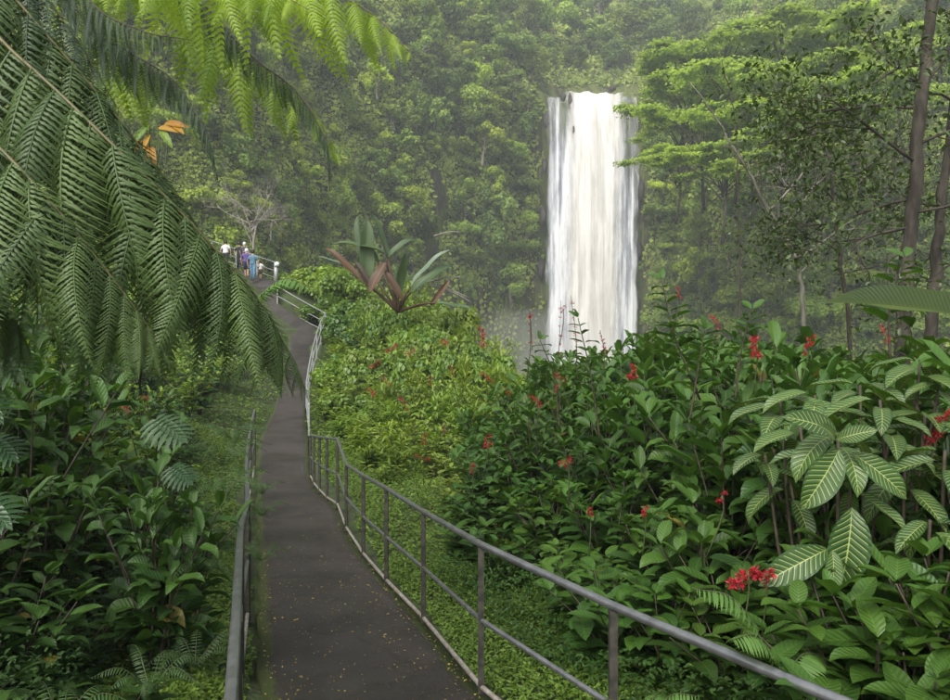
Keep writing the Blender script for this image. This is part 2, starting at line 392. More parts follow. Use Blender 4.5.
def railing(label, top, base, rails=(1.0, .5, .06), post_at=None, rt=.024, rm=.018, rb=.018, pm='post', tm_='steel', bm='rustbar', pw=.026, group=None):
    """top/base: matching world points; bars run at the given fraction of the height; a post stands at each point in post_at"""
    top = np.array(top); base = np.array(base)
    t = thing('railing', label, 'railing', base[0], 0, group); o0 = base[0]
    names = ('top_rail', 'middle_rail', 'bottom_rail')
    for fr_, nm, r, mt in zip(rails, names, (rt, rm, rb), (tm_, tm_, bm)):
        pts = base + (top - base) * fr_ - o0
        dense = [pts[0]]
        for a, b in zip(pts[:-1], pts[1:]):
            L = np.linalg.norm(b - a); e = min(.08, L * .2) / L
            dense += [a + (b - a) * e, a + (b - a) * .5, a + (b - a) * (1 - e), b]
        mb = MB(); tube(mb, np.array(dense), r, 14 if r > .025 else 10)
        obj(nm, mb.mesh(nm, M[mt]), t)
    for i in (range(len(top)) if post_at is None else post_at):
        mb = MB(); h = (top[i] - base[i])[2]
        boxm(mb, (base[i] + top[i]) / 2 - o0 - [0, 0, .08], np.array([pw * .8, pw, h / 2 + .06]), m=0)
        mb.add((base[i] - o0) + np.array([[-.05, -.05, .004], [.05, -.05, .004], [.05, .05, .004], [-.05, .05, .004]]), np.array([[0, 1, 2, 3]]))
        q = obj('post', mb.mesh('post', M[pm], smooth=False), t)
    return t
rp = [(481, 695.5, 544.6, 4.97), (423.5, 624.6, 511.7, 6.69), (386.3, 585.8, 488.4, 7.8), (363.3, 558.3, 475.5, 9.2), (346.2, 531, 464.6, 10.6), (337.5, 508, 439.4, 12.2), (327, 501, 438, 13.1), (319.5, 493, 437, 14.0), (314, 486, 436, 14.8), (310.5, 478.5, 435, 15.8)]
T_, B_ = [], []
for px, yb, yt, D in [(930, 1010, 739, 2.35), (613, 765, 606, 3.77)] + rp:
    B_.append(W(px, yb, D)); T_.append(W(px, yt, D))
B_[0] = T_[0] - [0, 0, 1.0]; B_[1] = T_[1] - [0, 0, 1.05]
T_ = [np.array([2.95, .9, T_[0][2] + .08])] + T_; B_ = [T_[0] - [0, 0, 1.0]] + B_
railing('long steel railing with dark square posts along the right edge of the path', T_, B_)

lp = [(222, 800, 2.0), (231, 700, 2.5), (236, 620, 3.25), (240.5, 527, 5.3), (247.5, 502, 6.8), (246.5, 470, 9.6), (247, 453, 11.4), (250.5, 428, 14.2), (254.5, 410, 17.0)]
T_, B_ = [], []
for px, yt, D in lp:
    w = W(px, yt, D); T_.append(w); B_.append(w - [0, 0, 1.03])
s_, zp_, h_ = path_rel(np.array([q[0] for q in B_]), np.array([q[1] for q in B_]))
for q, z in zip(B_, zp_): q[2] = min(q[2], z - .03)
railing('steel railing running along the left edge of the path under the fern', T_, B_, post_at=[0, 2, 3, 4, 5, 6, 7, 8])

fp = [(309, 431, 405, 21.5), (306.5, 406, 383, 26), (309, 391, 366, 28), (313, 371, 347, 31), (317, 356, 333, 33.2), (321, 342, 321, 35.5), (326, 333.5, 313, 37)]
railing('pale galvanised railing climbing beside the upper bend of the path', [W(a, c, D) for a, b, c, D in fp], [W(a, b, D) for a, b, c, D in fp], rails=(1., .55, .1), rt=.035, rm=.028, rb=.028, pm='galv_pale', tm_='galv_pale', bm='galv_pale', pw=.03)
fp = [(325, 333, 313, 37.2), (309, 325, 304.5, 38.9), (293, 316, 295.5, 40.5), (277.5, 308, 286, 42)]
railing('pale mesh railing across the path bend below the walkers', [W(a, c, D) for a, b, c, D in fp], [W(a, b, D) for a, b, c, D in fp], rails=(1., .55, .1), rt=.03, rm=.026, rb=.026, pm='galv_pale', tm_='galv_pale', bm='galv_pale', pw=.03, post_at=[0, 3])
fp = [(274.5, 279, 262, 45), (257, 273, 256, 48), (236, 266, 249, 51), (212, 257, 241, 55)]
railing('thin far railing behind the group of walkers on the rise', [W(a, c, D) for a, b, c, D in fp], [W(a, b, D) for a, b, c, D in fp], rails=(1., .5, .1), rt=.03, rm=.024, rb=.024, pm='galv_pale', tm_='galv_pale', bm='galv_pale', pw=.03)
b = W(276, 281, 44.3); t = thing('gate_post', 'white post with a round cap at the far railing end', 'post', b)
mb = MB(); lathe(mb, (0, 0, -.3), [(.13, 0), (.13, 1.05), (.10, 1.10), (.06, 1.16)], 12); obj('shaft', mb.mesh('shaft', M['galv_pale']), t)
mb = MB(); lathe(mb, (0.06, 0, 1.04), [(.02, -.15)] + [(.15 * math.sin(a), -.15 * math.cos(a)) for a in np.linspace(.4, 2.9, 8)], 14); obj('globe', mb.mesh('globe', simple('white_globe', (.8, .8, .78), rough=.4)), t)

# ------------------------------------------------------------------ gorge wall
def hill(a, z):
    D0 = np.interp(a, [-1.6, -.66, -.45, -.32, -.22, -.12, -.03, .06, .11, .16, .22, .27, .34, .45, .66, 1.0, 1.6], [48, 60, 68, 78, 104, 128, 146, 158, 161.5, 162, 161.5, 156, 138, 120, 98, 80, 70])
    kl = np.interp(a, [-1, -.32, -.2, -.1, 0, .09, .24, .3, .4, .6], [.5, .5, .40, .26, .14, .07, .07, .16, .34, .45])
    kh = np.interp(a, [-1, -.3, -.1, .1, .22, .28, .34, .5, 1], [.55, .6, .75, .95, 1.1, 1.3, 1.25, .8, .6])
    rim = np.interp(a, [-1, -.3, 0, .1, .225, .3, .5], [70, 70, 62, 58.5, 58.5, 52, 50])
    fall = np.exp(-((a - .163) / .085) ** 4)
    ns = 2.4 * wob(a * 26, z * .05) + 1.4 * wob(a * 70, z * .13, 3.) + .7 * wob(a * 150, z * .3, 5.)
    ns = ns * D0 / 130 * (1 - .93 * fall)
    zz = np.asarray(z, float) - 2.5
    up = np.clip(zz - rim, 0, None)
    return D0 + kl * np.clip(zz, -40, None) + up * (kh - kl) + ns + fall * np.clip(up * 4, 0, 9)
def hill_at(px, py):
    a = (np.asarray(px, float) - 475) / F; b = (350 - np.asarray(py, float)) / F
    D = np.full(np.shape(a + b), 130.)
    for _ in range(40): D = .5 * D + .5 * hill(a, CZ + b * D)
    return np.stack([a * D, D + 0 * a, CZ + b * D], -1)
m, nt, out = mat('mossy_cliff')
p = N(nt, 'ShaderNodeBsdfPrincipled'); p.inputs['Roughness'].default_value = .9; p.inputs['Specular IOR Level'].default_value = .2
tc = N(nt, 'ShaderNodeTexCoord'); mp = N(nt, 'ShaderNodeMapping'); mp.inputs['Scale'].default_value = (1, .4, .22); nt.links.new(tc.outputs['Object'], mp.inputs[0])
n1 = noise(nt, .35, 7, mp.outputs[0]); n2 = noise(nt, .12, 4, tc.outputs['Object']); n3 = noise(nt, 1.6, 5, mp.outputs[0])
cc = mixc(nt, ramp(nt, n1, [(.42, 0.), (.58, 1.)]), (.035, .028, .022), (.10, .12, .03))
cc = mixc(nt, ramp(nt, n2, [(.45, 0.), (.6, .8)]), cc, (.065, .09, .022))
cc = mixc(nt, ramp(nt, n3, [(.5, 0.), (.68, .7)]), cc, (.17, .17, .06))
nt.links.new(cc, p.inputs['Base Color']); nt.links.new(bump(nt, n3, .9, .6), p.inputs['Normal']); nt.links.new(p.outputs[0], out.inputs[0])
M['cliff'] = m
aa = np.linspace(-1.5, 1.5, 420); zz = np.concatenate([np.linspace(-40, 75, 130), np.linspace(77, 150, 34)])
AA, ZZ = np.meshgrid(aa, zz); DD = hill(AA, ZZ)
mb = MB(); mb.add(np.stack([AA * DD, DD, ZZ], -1).reshape(-1, 3), grid_faces(len(zz), len(aa)))
tag(obj('hillside', mb.mesh('hillside', M['cliff'])), kind='structure')

# ------------------------------------------------------------------ jungle crowns
RH = (np.array([[0, 0, 0], [.5, .45, .1], [0, 1, -.12], [-.5, .45, .1]]), np.array([[0, 1, 2], [0, 2, 3]]), np.zeros((4, 2)))
def rand_dirs(n, up=.0):
    d = rng.normal(size=(n, 3)); d[:, 2] += up; return nrm(d)
def clump(mb, c, r, n, size, flat=.8, up=.5, tv=.5, shell=.7):
    d = rand_dirs(n, up * .8)
    P = np.asarray(c) + d * np.array([r, r, r * flat]) * (shell + (1 - shell) * rng.random((n, 1)) + rng.normal(0, .08, (n, 1)))
    nr_ = nrm(d * .8 + rng.normal(0, .36, (n, 3)) + [0, 0, .4])
    t_ = nrm(np.cross(nr_, rng.normal(size=(n, 3)))) - [0, 0, .25]
    inst(mb, RH, P, frames(t_, nr_), rng.uniform(.6, 1.3, n) * size, np.clip(tv + rng.normal(0, .22, n), 0, 1))
def trunk_mesh(h, r, lean=.1, seed_dirs=5, spread=.35, crown_z=.5):
    mb = MB()
    top = np.array([rng.normal(0, lean), rng.normal(0, lean), 1.]) * h
    pts = spline([[0, 0, -.15 * h], [rng.normal(0, .03) * h, rng.normal(0, .03) * h, h * .4], top], 8)
    tube(mb, pts, np.linspace(r, r * .4, 8), 6)
    for _ in range(seed_dirs):
        q = rng.random() * .5 + .4; s0 = pts[int(q * 7)]
        an = rng.random() * 6.28
        e = s0 + np.array([math.cos(an) * spread, math.sin(an) * spread, .22 + .2 * rng.random()]) * h
        tube(mb, spline([s0, (s0 + e) / 2 + [0, 0, .04 * h], e], 5), np.linspace(r * .5, r * .15, 5), 5)
    return mb
def jungle_proto(kind):
    t = thing('gorge_tree', 'tree', 'tree')
    mb = MB()
    if kind == 'round':
        R = 1.0
        for _ in range(15):
            d = rand_dirs(1, .5)[0]; clump(mb, np.array([0, 0, 1.0]) + d * [.68, .68, .6], .36 * rng.uniform(.75, 1.25), 210, .10, tv=rng.uniform(.25, .75))
    elif kind == 'tall':
        for j in range(16):
            z = rng.uniform(.5, 2.0); w = .55 * math.sin(min(1, (2.25 - z) / 1.1) * 1.5)
            an = rng.random() * 6.28
            clump(mb, np.array([w * math.cos(an), w * math.sin(an), z]), .30 * rng.uniform(.8, 1.2), 190, .095, tv=rng.uniform(.2, .75))
    elif kind == 'loose':
        for j in range(20):
            d = rand_dirs(1, .3)[0]; clump(mb, np.array([0, 0, 1.0]) + d * [.95, .95, .75] * rng.uniform(.4, 1), .24 * rng.uniform(.7, 1.3), 130, .105, tv=rng.uniform(.25, .85), flat=.65)
    elif kind == 'mound':
        for j in range(16):
            an = rng.random() * 6.28; rr = math.sqrt(rng.random()) * 1.1
            clump(mb, np.array([rr * math.cos(an), rr * math.sin(an), .45 + .35 * (1.2 - rr) * rng.random()]), .36 * rng.uniform(.7, 1.2), 190, .11, tv=rng.uniform(.3, .8), flat=.7)
    elif kind == 'hang':
        for j in range(20):
            an = rng.random() * 6.28; rr = math.sqrt(rng.random()) * .75; z = rng.uniform(-.9, 1.0)
            clump(mb, np.array([rr * math.cos(an), rr * math.sin(an), z]), .27 * rng.uniform(.7, 1.2), 150, .12, tv=rng.uniform(.3, .85), flat=1.2, up=.1)
    obj('crown', mb.mesh('crown', M['jungle']), t)
    if kind not in ('mound', 'hang'):
        obj('trunk', trunk_mesh(1.0 if kind != 'tall' else 1.5, .06).mesh('trunk', M['bark_pale']), t)
    return t
kinds = ['round', 'round', 'tall', 'tall', 'loose', 'loose', 'mound', 'mound', 'hang', 'hang']
protos = [(k, jungle_proto(k)) for k in kinds]
for _, q in protos: q.location = (0, 0, -300)
desc = {'round': 'round crowned bushy tree', 'tall': 'tall narrow leafy tree', 'loose': 'loose open crowned tree', 'mound': 'low mounded bush', 'hang': 'trailing shrub hanging'}
cand = []
tries = 0
while len(cand) < 300 and tries < 30000:
    tries += 1
    px, py = rng.uniform(120, 985), rng.uniform(-25, 345)
    if 530 < px < 652 and py > 62: continue
    if px < 210 and py > 150: continue
    if px < 330 and py > 262: continue
    if px > 620 and py > 330: continue
    if 418 < px < 456 and 160 < py < 345: continue
    if (440 < px < 545 and py > 135 or 638 < px < 705 and py > 190) and rng.random() < .8: continue
    if 372 < px < 536 and py > 285: continue
    rmin = 24 + 8 * (px < 400 or px > 700)
    if all((px - c[0]) ** 2 + ((py - c[1]) * 1.15) ** 2 > (rmin * c[2]) ** 2 for c in cand):
        cand.append((px, py, rng.uniform(.75, 1.2)))
    if tries % 6000 == 0: cand = [(a, b, c * .9) for a, b, c in cand]
for px, py, s in cand:
    P = hill_at(px, py); D = P[1]
    zone = ('on the misty ridge above the waterfall' if py < 88 and 400 < px < 700 else 'on the gorge wall left of the waterfall' if px < 560 else 'on the gorge wall right of the waterfall')
    nearfall = abs(px - 592) < 100 and py > 95
    kk = rng.choice(['round', 'tall', 'loose', 'mound', 'hang'], p=[.30, .22, .22, .12, .14] if py < 110 else ([.10, .05, .12, .38, .35] if nearfall or py > 220 else [.24, .14, .24, .2, .18]))
    pr = [q for k_, q in protos if k_ == kk]
    pr = pr[rng.integers(len(pr))]
    size = s * rng.uniform(17, 29) * D / F * (.85 if nearfall else 1.0)
    hue = rng.choice(5, p=[.34, .2, .2, .16, .10] if py < 120 else [.2, .3, .22, .12, .16])
    base = [(.75, .82, .85), (1.1, 1.12, .8), (.9, .98, .9), (.62, .72, .85), (1.45, 1.4, .75)][hue]
    br = rng.uniform(.62, 1.3)
    tone = ['dark green', 'mid green', 'soft green', 'blue green', 'yellow green'][hue]
    loc = P - np.array([0, .95 * size, {'round': 1.0, 'tall': 1.2, 'loose': 1.0, 'mound': .5, 'hang': .1}[kk] * size])
    dup(pr, loc, rng.random() * 6.28, (size * rng.uniform(.85, 1.2), size * rng.uniform(.85, 1.2), size * rng.uniform(.85, 1.2)), label=f'{tone} {desc[kk]} {zone}',
        group=f'{tone} {desc[kk]}s {zone}', color=(base[0] * br, base[1] * br, base[2] * br, 1), tilt=(rng.normal(.0, .1), rng.normal(0, .1)))
for _, q in protos: remove_tree(q)

# undergrowth that clothes the wall between the trees
mb = MB(); n = 230000
px = rng.uniform(-150, 1150, n); py = rng.uniform(-60, 420, n)
keep = ~((px > 540 + 4 * np.sin(py * .13)) & (px < 644 + 4 * np.sin(py * .11 + 1)) & (py > 86)) & ~((np.abs(px - 436 - 5 * np.sin(py * .07)) < 7) & (py > 170) & (py < 262)) & ~((px > 520) & (px < 548) & (py > 130) & (rng.random(n) < .5)) & ~((px > 636) & (px < 655) & (py > 110) & (rng.random(n) < .55))
keep &= ~((py > 285) & (px > 370) & (px < 545) & (rng.random(n) < .7))
px, py = px[keep], py[keep]; n = len(px)
P = hill_at(px, py)
bl = np.clip(.5 + .6 * wob(px * .12, py * .12) + .3 * wob(px * .31, py * .33, 2), 0, 1.4)
wall_ = ((px > 440) & (px < 545) & (py > 125)) | ((px > 638) & (px < 710) & (py > 175))
P[:, 1] -= bl * rng.random(n) * np.where(wall_, 1.7, 2.6) * P[:, 1] / 150; P[:, 2] += rng.normal(0, .3, n)
nr_ = nrm(np.stack([rng.normal(0, .6, n), -.7 + rng.normal(0, .5, n), .7 + rng.normal(0, .5, n)], -1))
t_ = nrm(np.cross(nr_, rng.normal(size=(n, 3)))) - np.where(wall_, 1.3, .4)[:, None] * [0, 0, 1.]
inst(mb, RH, P, frames(t_, nr_), rng.uniform(.5, 1.25, n) * .85 * P[:, 1] / 150, np.clip(np.where(wall_, .18, 0.) + .5 + .45 * wob(px * .05, py * .06, 4) + rng.normal(0, .2, n), 0, 1))
tag(obj('undergrowth', mb.mesh('undergrowth', M['jungle'])), kind='stuff')

# ------------------------------------------------------------------ flat crowned trees right of the falls
def flat_proto():
    t = thing('flat_topped_tree', 'flat topped tree', 'tree')
    mb = MB(); tk = MB()
    tube(tk, spline([[0, 0, -2.4], [.1, .05, -1], [rng.normal(0, .1), 0, -.1]], 8), np.linspace(.03, .015, 8), 6)
    for j in range(13):
        an = rng.random() * 6.28; rr = math.sqrt(rng.random()) * 1.0
        c = np.array([rr * math.cos(an) * 1.1, rr * math.sin(an), -.25 * rr + rng.uniform(-.22, .14)])
        r = rng.uniform(.28, .5); nn = int(420 * r / .4)
        for q in range(3):
            cc_ = c + np.array([rng.normal(0, .15), rng.normal(0, .15), rng.normal(0, .02)])
            clump(mb, cc_, r * .75, nn // 3 + 60, .062, flat=.20, up=.9, tv=rng.uniform(.35, .8), shell=.2)
        tube(tk, spline([[0, 0, -.9 - .4 * rng.random()], c * [.5, .5, 1] - [0, 0, .3], c - [0, 0, .06]], 6), np.linspace(.014, .005, 6), 5)
    obj('crown', mb.mesh('crown', M['flat']), t); obj('trunk', tk.mesh('trunk', M['bark']), t)
    return t
fps = [flat_proto() for _ in range(4)]
for q in fps: q.location = (0, 0, -300)
flats = [(688, 84, 120, 40), (684, 56, 128, 38), (720, 42, 124, 46), (785, 28, 118, 48), (850, 36, 112, 46), (735, 76, 112, 52), (800, 70, 104, 50), (862, 78, 98, 48), (704, 112, 112, 40), (752, 112, 102, 46), (822, 112, 94, 46), (676, 150, 108, 30), (722, 150, 100, 38), (780, 152, 92, 42), (905, 50, 106, 46), (680, 118, 120, 28)]
for i, (px, py, D, w) in enumerate(flats):
    br = rng.uniform(.85, 1.2)
    dup(fps[i % 4], W(px, py, D - 8), rng.random() * 6.28, (w * D / F * 1.25, w * D / F * 1.25, w * D / F * .95), label='bright green flat topped tree in layered tiers right of the waterfall', group='flat topped trees right of the waterfall', color=(br, br, br * .95, 1))
for q in fps: remove_tree(q)

# ------------------------------------------------------------------ waterfall
def water_mat(name, lo, hi, white, grey, g0, g1, a0, a1, edge, gap=None):
    """soft falling water: vertical streaks of white and grey, thin at the sides"""
    m, nt, out = mat(name)
    tc = N(nt, 'ShaderNodeTexCoord')
    def st(sz, scale, det, r=.6):
        mp = N(nt, 'ShaderNodeMapping'); mp.inputs['Scale'].default_value = (1.0, .25, sz); nt.links.new(tc.outputs['Object'], mp.inputs[0])
        return noise(nt, scale, det, mp.outputs[0], r)
    wobv = st(.25, .35, 3)
    n1, n2, n3 = st(.035, lo, 4), st(.05, hi, 5), st(.16, hi * .55, 4)
    mixn = math_(nt, 'ADD', math_(nt, 'MULTIPLY', n1, .45), math_(nt, 'ADD', math_(nt, 'MULTIPLY', n2, .25), math_(nt, 'MULTIPLY', n3, .30)))
    col = mixc(nt, ramp(nt, mixn, [(g0, 0.), (g1, 1.)]), grey, white)
    u, v = uvs(nt)
    uu = math_(nt, 'SUBTRACT', 1.0, u)
    ed = math_(nt, 'ADD', math_(nt, 'DIVIDE', uu, edge), math_(nt, 'MULTIPLY', math_(nt, 'SUBTRACT', math_(nt, 'ADD', math_(nt, 'MULTIPLY', n1, .6), math_(nt, 'MULTIPLY', n3, .4)), .5), 2.2))
    al = math_(nt, 'MULTIPLY', ramp(nt, ed, [(.05, 0.), (.95, 1.)]), ramp(nt, mixn, [(.41, a0), (.53, a1)]))
    if gap:
        # the sheet only closes some way below the lip
        g = math_(nt, 'ADD', math_(nt, 'MULTIPLY', v, gap[0]), math_(nt, 'MULTIPLY', math_(nt, 'SUBTRACT', n1, .5), 4.0))
        al = math_(nt, 'MULTIPLY', al, ramp(nt, g, [(gap[1], .15), (gap[2], 1.)]))
    d = N(nt, 'ShaderNodeBsdfDiffuse'); nt.links.new(col, d.inputs[0])
    tr = N(nt, 'ShaderNodeBsdfTranslucent'); nt.links.new(col, tr.inputs[0])
    mx = N(nt, 'ShaderNodeMixShader'); mx.inputs[0].default_value = .15; nt.links.new(d.outputs[0], mx.inputs[1]); nt.links.new(tr.outputs[0], mx.inputs[2])
    tp = N(nt, 'ShaderNodeBsdfTransparent'); m2 = N(nt, 'ShaderNodeMixShader'); nt.links.new(al, m2.inputs[0]); nt.links.new(tp.outputs[0], m2.inputs[1]); nt.links.new(mx.outputs[0], m2.inputs[2])
    nt.links.new(m2.outputs[0], out.inputs[0])
    return m
M['water_main'] = water_mat('falling_water', .28, .9, (.83, .815, .785), (.66, .625, .565), .41, .58, .7, 1.0, .42)
M['water_veil'] = water_mat('thin_water', .35, 1.2, (.82, .825, .84), (.36, .39, .45), .43, .56, .08, .95, .22, (4.5, .2, 1.5))
M['water_back'] = water_mat('back_water', .30, 1.0, (.70, .71, .74), (.26, .28, .33), .44, .60, .3, .95, .12, (5., .3, 1.5))
base = W(592, 560, 159)
wf = thing('waterfall', 'tall white waterfall plunging straight down the gorge wall', 'waterfall', base)
def curtain(name, xt0, xt1, xb0, xb1, y_top, y_bot, D, bulge, mt, amp=.5, nu=110, nv=80, fq=1.0, seed=0):
    u = np.linspace(0, 1, nu); v = np.linspace(0, 1, nv)
    U, V = np.meshgrid(u, v)
    px0 = xt0 + (xb0 - xt0) * V; px1 = xt1 + (xb1 - xt1) * V
    jag = lambda q, o: 1.0 * np.sin(q * 31 + o) * np.sin(q * 13 + 2 * o) + .8 * np.sin(q * 77 + 3 * o) * np.sin(q * 21 + o) + .6 * np.sin(q * 163 + o) * np.sin(q * 47)
    px0 = px0 + jag(V, seed) * np.clip(V * 8, 0, 1); px1 = px1 + jag(V, seed + 5.) * np.clip(V * 8, 0, 1)
    PX = px0 + (px1 - px0) * U; PY = y_top + (y_bot - y_top) * V
    PY = PY + (1.6 + 1.5 * np.sin(PX * .23 + seed) * np.sin(PX * .13) + .5 * np.sin(PX * .71 + 2 * seed) * np.sin(PX * .37)) * (1 - V)
    X = (PX - 475) * D / F; Z = CZ + (350 - PY) * D / F
    st = amp * (np.sin(X * 2.1 * fq + seed + 1.2 * np.sin(V * 5 + seed)) * .5 + np.sin(X * 4.9 * fq + 2 * seed + V * 3) * .35 + np.sin(X * 9.3 * fq + V * 4) * .2) * np.clip(V * 6, .2, 1)
    Y = D - bulge * (np.sin(np.pi * U) ** .7) * np.clip(V * 5, .1, 1) - st - 1.5 * np.clip(V * 8, 0, 1) + 1.2 * (1 - np.clip(V * 14, 0, 1)) ** 2
    back = np.stack([X[0], Y[0] + 8, Z[0] + .35], -1)
    P = np.concatenate([back[None], np.stack([X, Y, Z], -1)], 0).reshape(-1, 3) - base
    mb = MB(); mb.add(P, grid_faces(nv + 1, nu), np.concatenate([np.stack([U[:1], 0 * U[:1]], -1), np.stack([U, V], -1)], 0))
    return obj(name, mb.mesh(name, M[mt]), wf)
curtain('back_curtain', 548, 637, 544, 632, 93, 560, 160.2, .2, 'water_back', .1, seed=1)
curtain('left_veil', 547, 590, 543, 592, 94, 560, 159.4, .7, 'water_veil', .12, seed=3)
curtain('right_veil', 600, 638, 588, 633, 94, 560, 159.2, .7, 'water_veil', .12, seed=4)
curtain('main_stream', 566, 626, 556, 612, 89, 560, 158.4, .7, 'water_main', .07, seed=2)
def rock(loc, r, label, flat=.8, seed=0, grp=None):
    mb = MB(); n1_, n2_ = 28, 36
    th = np.linspace(.02, np.pi - .02, n1_); ph = np.linspace(0, 2 * np.pi, n2_)
    TH, PH = np.meshgrid(th, ph, indexing='ij')
    d = np.stack([np.sin(TH) * np.cos(PH), np.sin(TH) * np.sin(PH), np.cos(TH)], -1)
    q = 1 + .22 * wob(d[..., 0] * 3 + seed, d[..., 1] * 3 + d[..., 2] * 2, seed) + .14 * wob(d[..., 0] * 9 + seed, d[..., 1] * 8 + d[..., 2] * 11, seed)
    q[:, -1] = q[:, 0]
    mb.add((d * q[..., None] * r * np.array([1, 1, flat])).reshape(-1, 3), grid_faces(n1_, n2_))
    return tag(obj('rock', mb.mesh('rock', M['rock']), loc=loc), label, 'rock', grp)
rock(W(612, 89, 161), .9, 'small dark rock at the lip of the waterfall', .7, 1)
rock(W(619, 312, 159.6), 1.15, 'dark ledge rock splitting the lower right of the waterfall', 4.6, 2)
rock(W(563, 97, 158.7), .55, 'wet rock parting the water at the left of the lip', 1.6, 3)
rock(W(570, 101, 158.7), .42, 'narrow wet rock beside the main stream near the lip', 4.0, 4)
rock(W(573.5, 133, 157.6), .5, 'slim black rock inside the upper left veil of water', 3.6, 5)
for i_, (px, py, r_, fl_) in enumerate([(546, 120, .7, 2.4), (545, 165, .6, 3.0), (543, 215, .8, 2.6), (541, 268, .7, 3.2), (640, 112, .7, 2.2), (641, 190, .8, 3.0), (638, 250, .9, 2.4), (636, 300, .8, 3.0)]):  # dark rocks added to draw the narrow shadow rims beside the water
    rock(W(px, py, 160.6), r_, 'dark rock added as the shadow rim along the side of the falling water', fl_, 10 + i_, 'dark rocks added as shadow rims beside the falling water')
# spray at the foot of the falls
m, nt, out = mat('spray'); pv = N(nt, 'ShaderNodeVolumePrincipled'); pv.inputs['Color'].default_value = (.95, .96, .98, 1); pv.inputs['Density'].default_value = .009
nt.links.new(pv.outputs[0], out.inputs['Volume']); M['spray'] = m
for (px, py, D, rx, rz_) in [(588, 380, 150, 16, 11), (545, 350, 150, 15, 9), (505, 345, 152, 14, 8), (625, 400, 148, 12, 9)]:
    mb = MB(); lathe(mb, W(px, py, D) - base, [(.01, -rz_)] + [(rx * math.sin(a), -rz_ * math.cos(a)) for a in np.linspace(.15, np.pi - .15, 16)] + [(.01, rz_)], 28, sy=.6)
    q = obj('spray', mb.mesh('spray', M['spray']), wf)

# ------------------------------------------------------------------ shrubs
def shrub_proto(name, height, n_stems, L, mt, tmpls, spread=.5, pairs=7, start=.25, tip=4, wv=.07, droop_dir=.25, stem_r=.010, up0=.1, zeb=False):
    t = thing(name, 'shrub', 'shrub')
    fo = MB(); st = MB()
    for k_ in range(n_stems):
        an = 6.28 * k_ / n_stems + rng.normal(0, .4); lean = spread * rng.uniform(.25, 1.1)
        h = height * rng.uniform(.68, 1.0)
        o = np.array([math.cos(an), math.sin(an), 0])
        pts = spline([o * .05, o * lean * .35 + [0, 0, h * .5], o * lean + [rng.normal(0, .05), rng.normal(0, .05), h]], 12)
        tube(st, pts, np.linspace(stem_r, stem_r * .4, 12), 5)
        np_ = pairs + rng.integers(-1, 2)
        for j in range(np_):
            f = start + (1 - start) * (j + .5 * rng.random()) / np_
            i = f * 11; i0 = min(10, int(i)); q = pts[i0] + (pts[i0 + 1] - pts[i0]) * (i - i0)
            T = nrm(pts[i0 + 1] - pts[i0])
            phi = j * 1.57 + an + rng.normal(0, .25)
            for s in (0, 3.14):
                if rng.random() < .08: continue
                d = np.array([math.cos(phi + s), math.sin(phi + s), 0]) + T * (.35 + .4 * f) + [0, 0, up0 - droop_dir * rng.random()]
                sz = L * rng.uniform(.75, 1.15) * (1.05 - .35 * f ** 3)
                upv = np.array([[rng.normal(0, .25), rng.normal(0, .25), 1.]])
                inst(fo, tmpls[rng.integers(len(tmpls))], q[None], frames(nrm(d)[None], upv), np.array([sz]), 2.0 if rng.random() < .008 and not zeb else np.clip(.38 + .3 * f ** 4 + rng.normal(0, .24), 0, 1))
        for j in range(tip):
            phi = rng.random() * 6.28
            d = np.array([math.cos(phi), math.sin(phi), .45 + rng.random()])
            inst(fo, tmpls[rng.integers(len(tmpls))], pts[-1][None], frames(nrm(d)[None], np.array([[0, 0, 1.]]) + d * -.3), np.array([L * rng.uniform(.4, .75)]), np.clip(.75 + rng.normal(0, .15), 0, 1))
    obj('foliage', fo.mesh('foliage', M[mt]), t); obj('stems', st.mesh('stems', M['twig']), t)
    t.location = (0, 0, -300)
    return t
TL = [leaf_t(6, 2, w, a, b, dr, fo, wv, pet=.1) for w, a, b, dr, fo, wv in [(.24, .7, .9, .5, .28, .02), (.27, .65, .85, .9, .3, .03), (.23, .7, .95, .25, .35, .02), (.25, .75, .9, 1.2, .2, .03)]]
TLn = [leaf_t(8, 2, w, a, b, dr, fo, wv, pet=.1) for w, a, b, dr, fo, wv in [(.22, .72, .9, .6, .3, .02), (.24, .68, .88, 1.0, .3, .03), (.21, .75, .95, .3, .4, .02)]]
TN = [leaf_t(5, 1, .10, .7, 1.0, dr, .3) for dr in (.4, 1.0, 1.5)]
TS = [leaf_t(3, 1, .22, .7, .9, dr, .3) for dr in (.3, .9)]

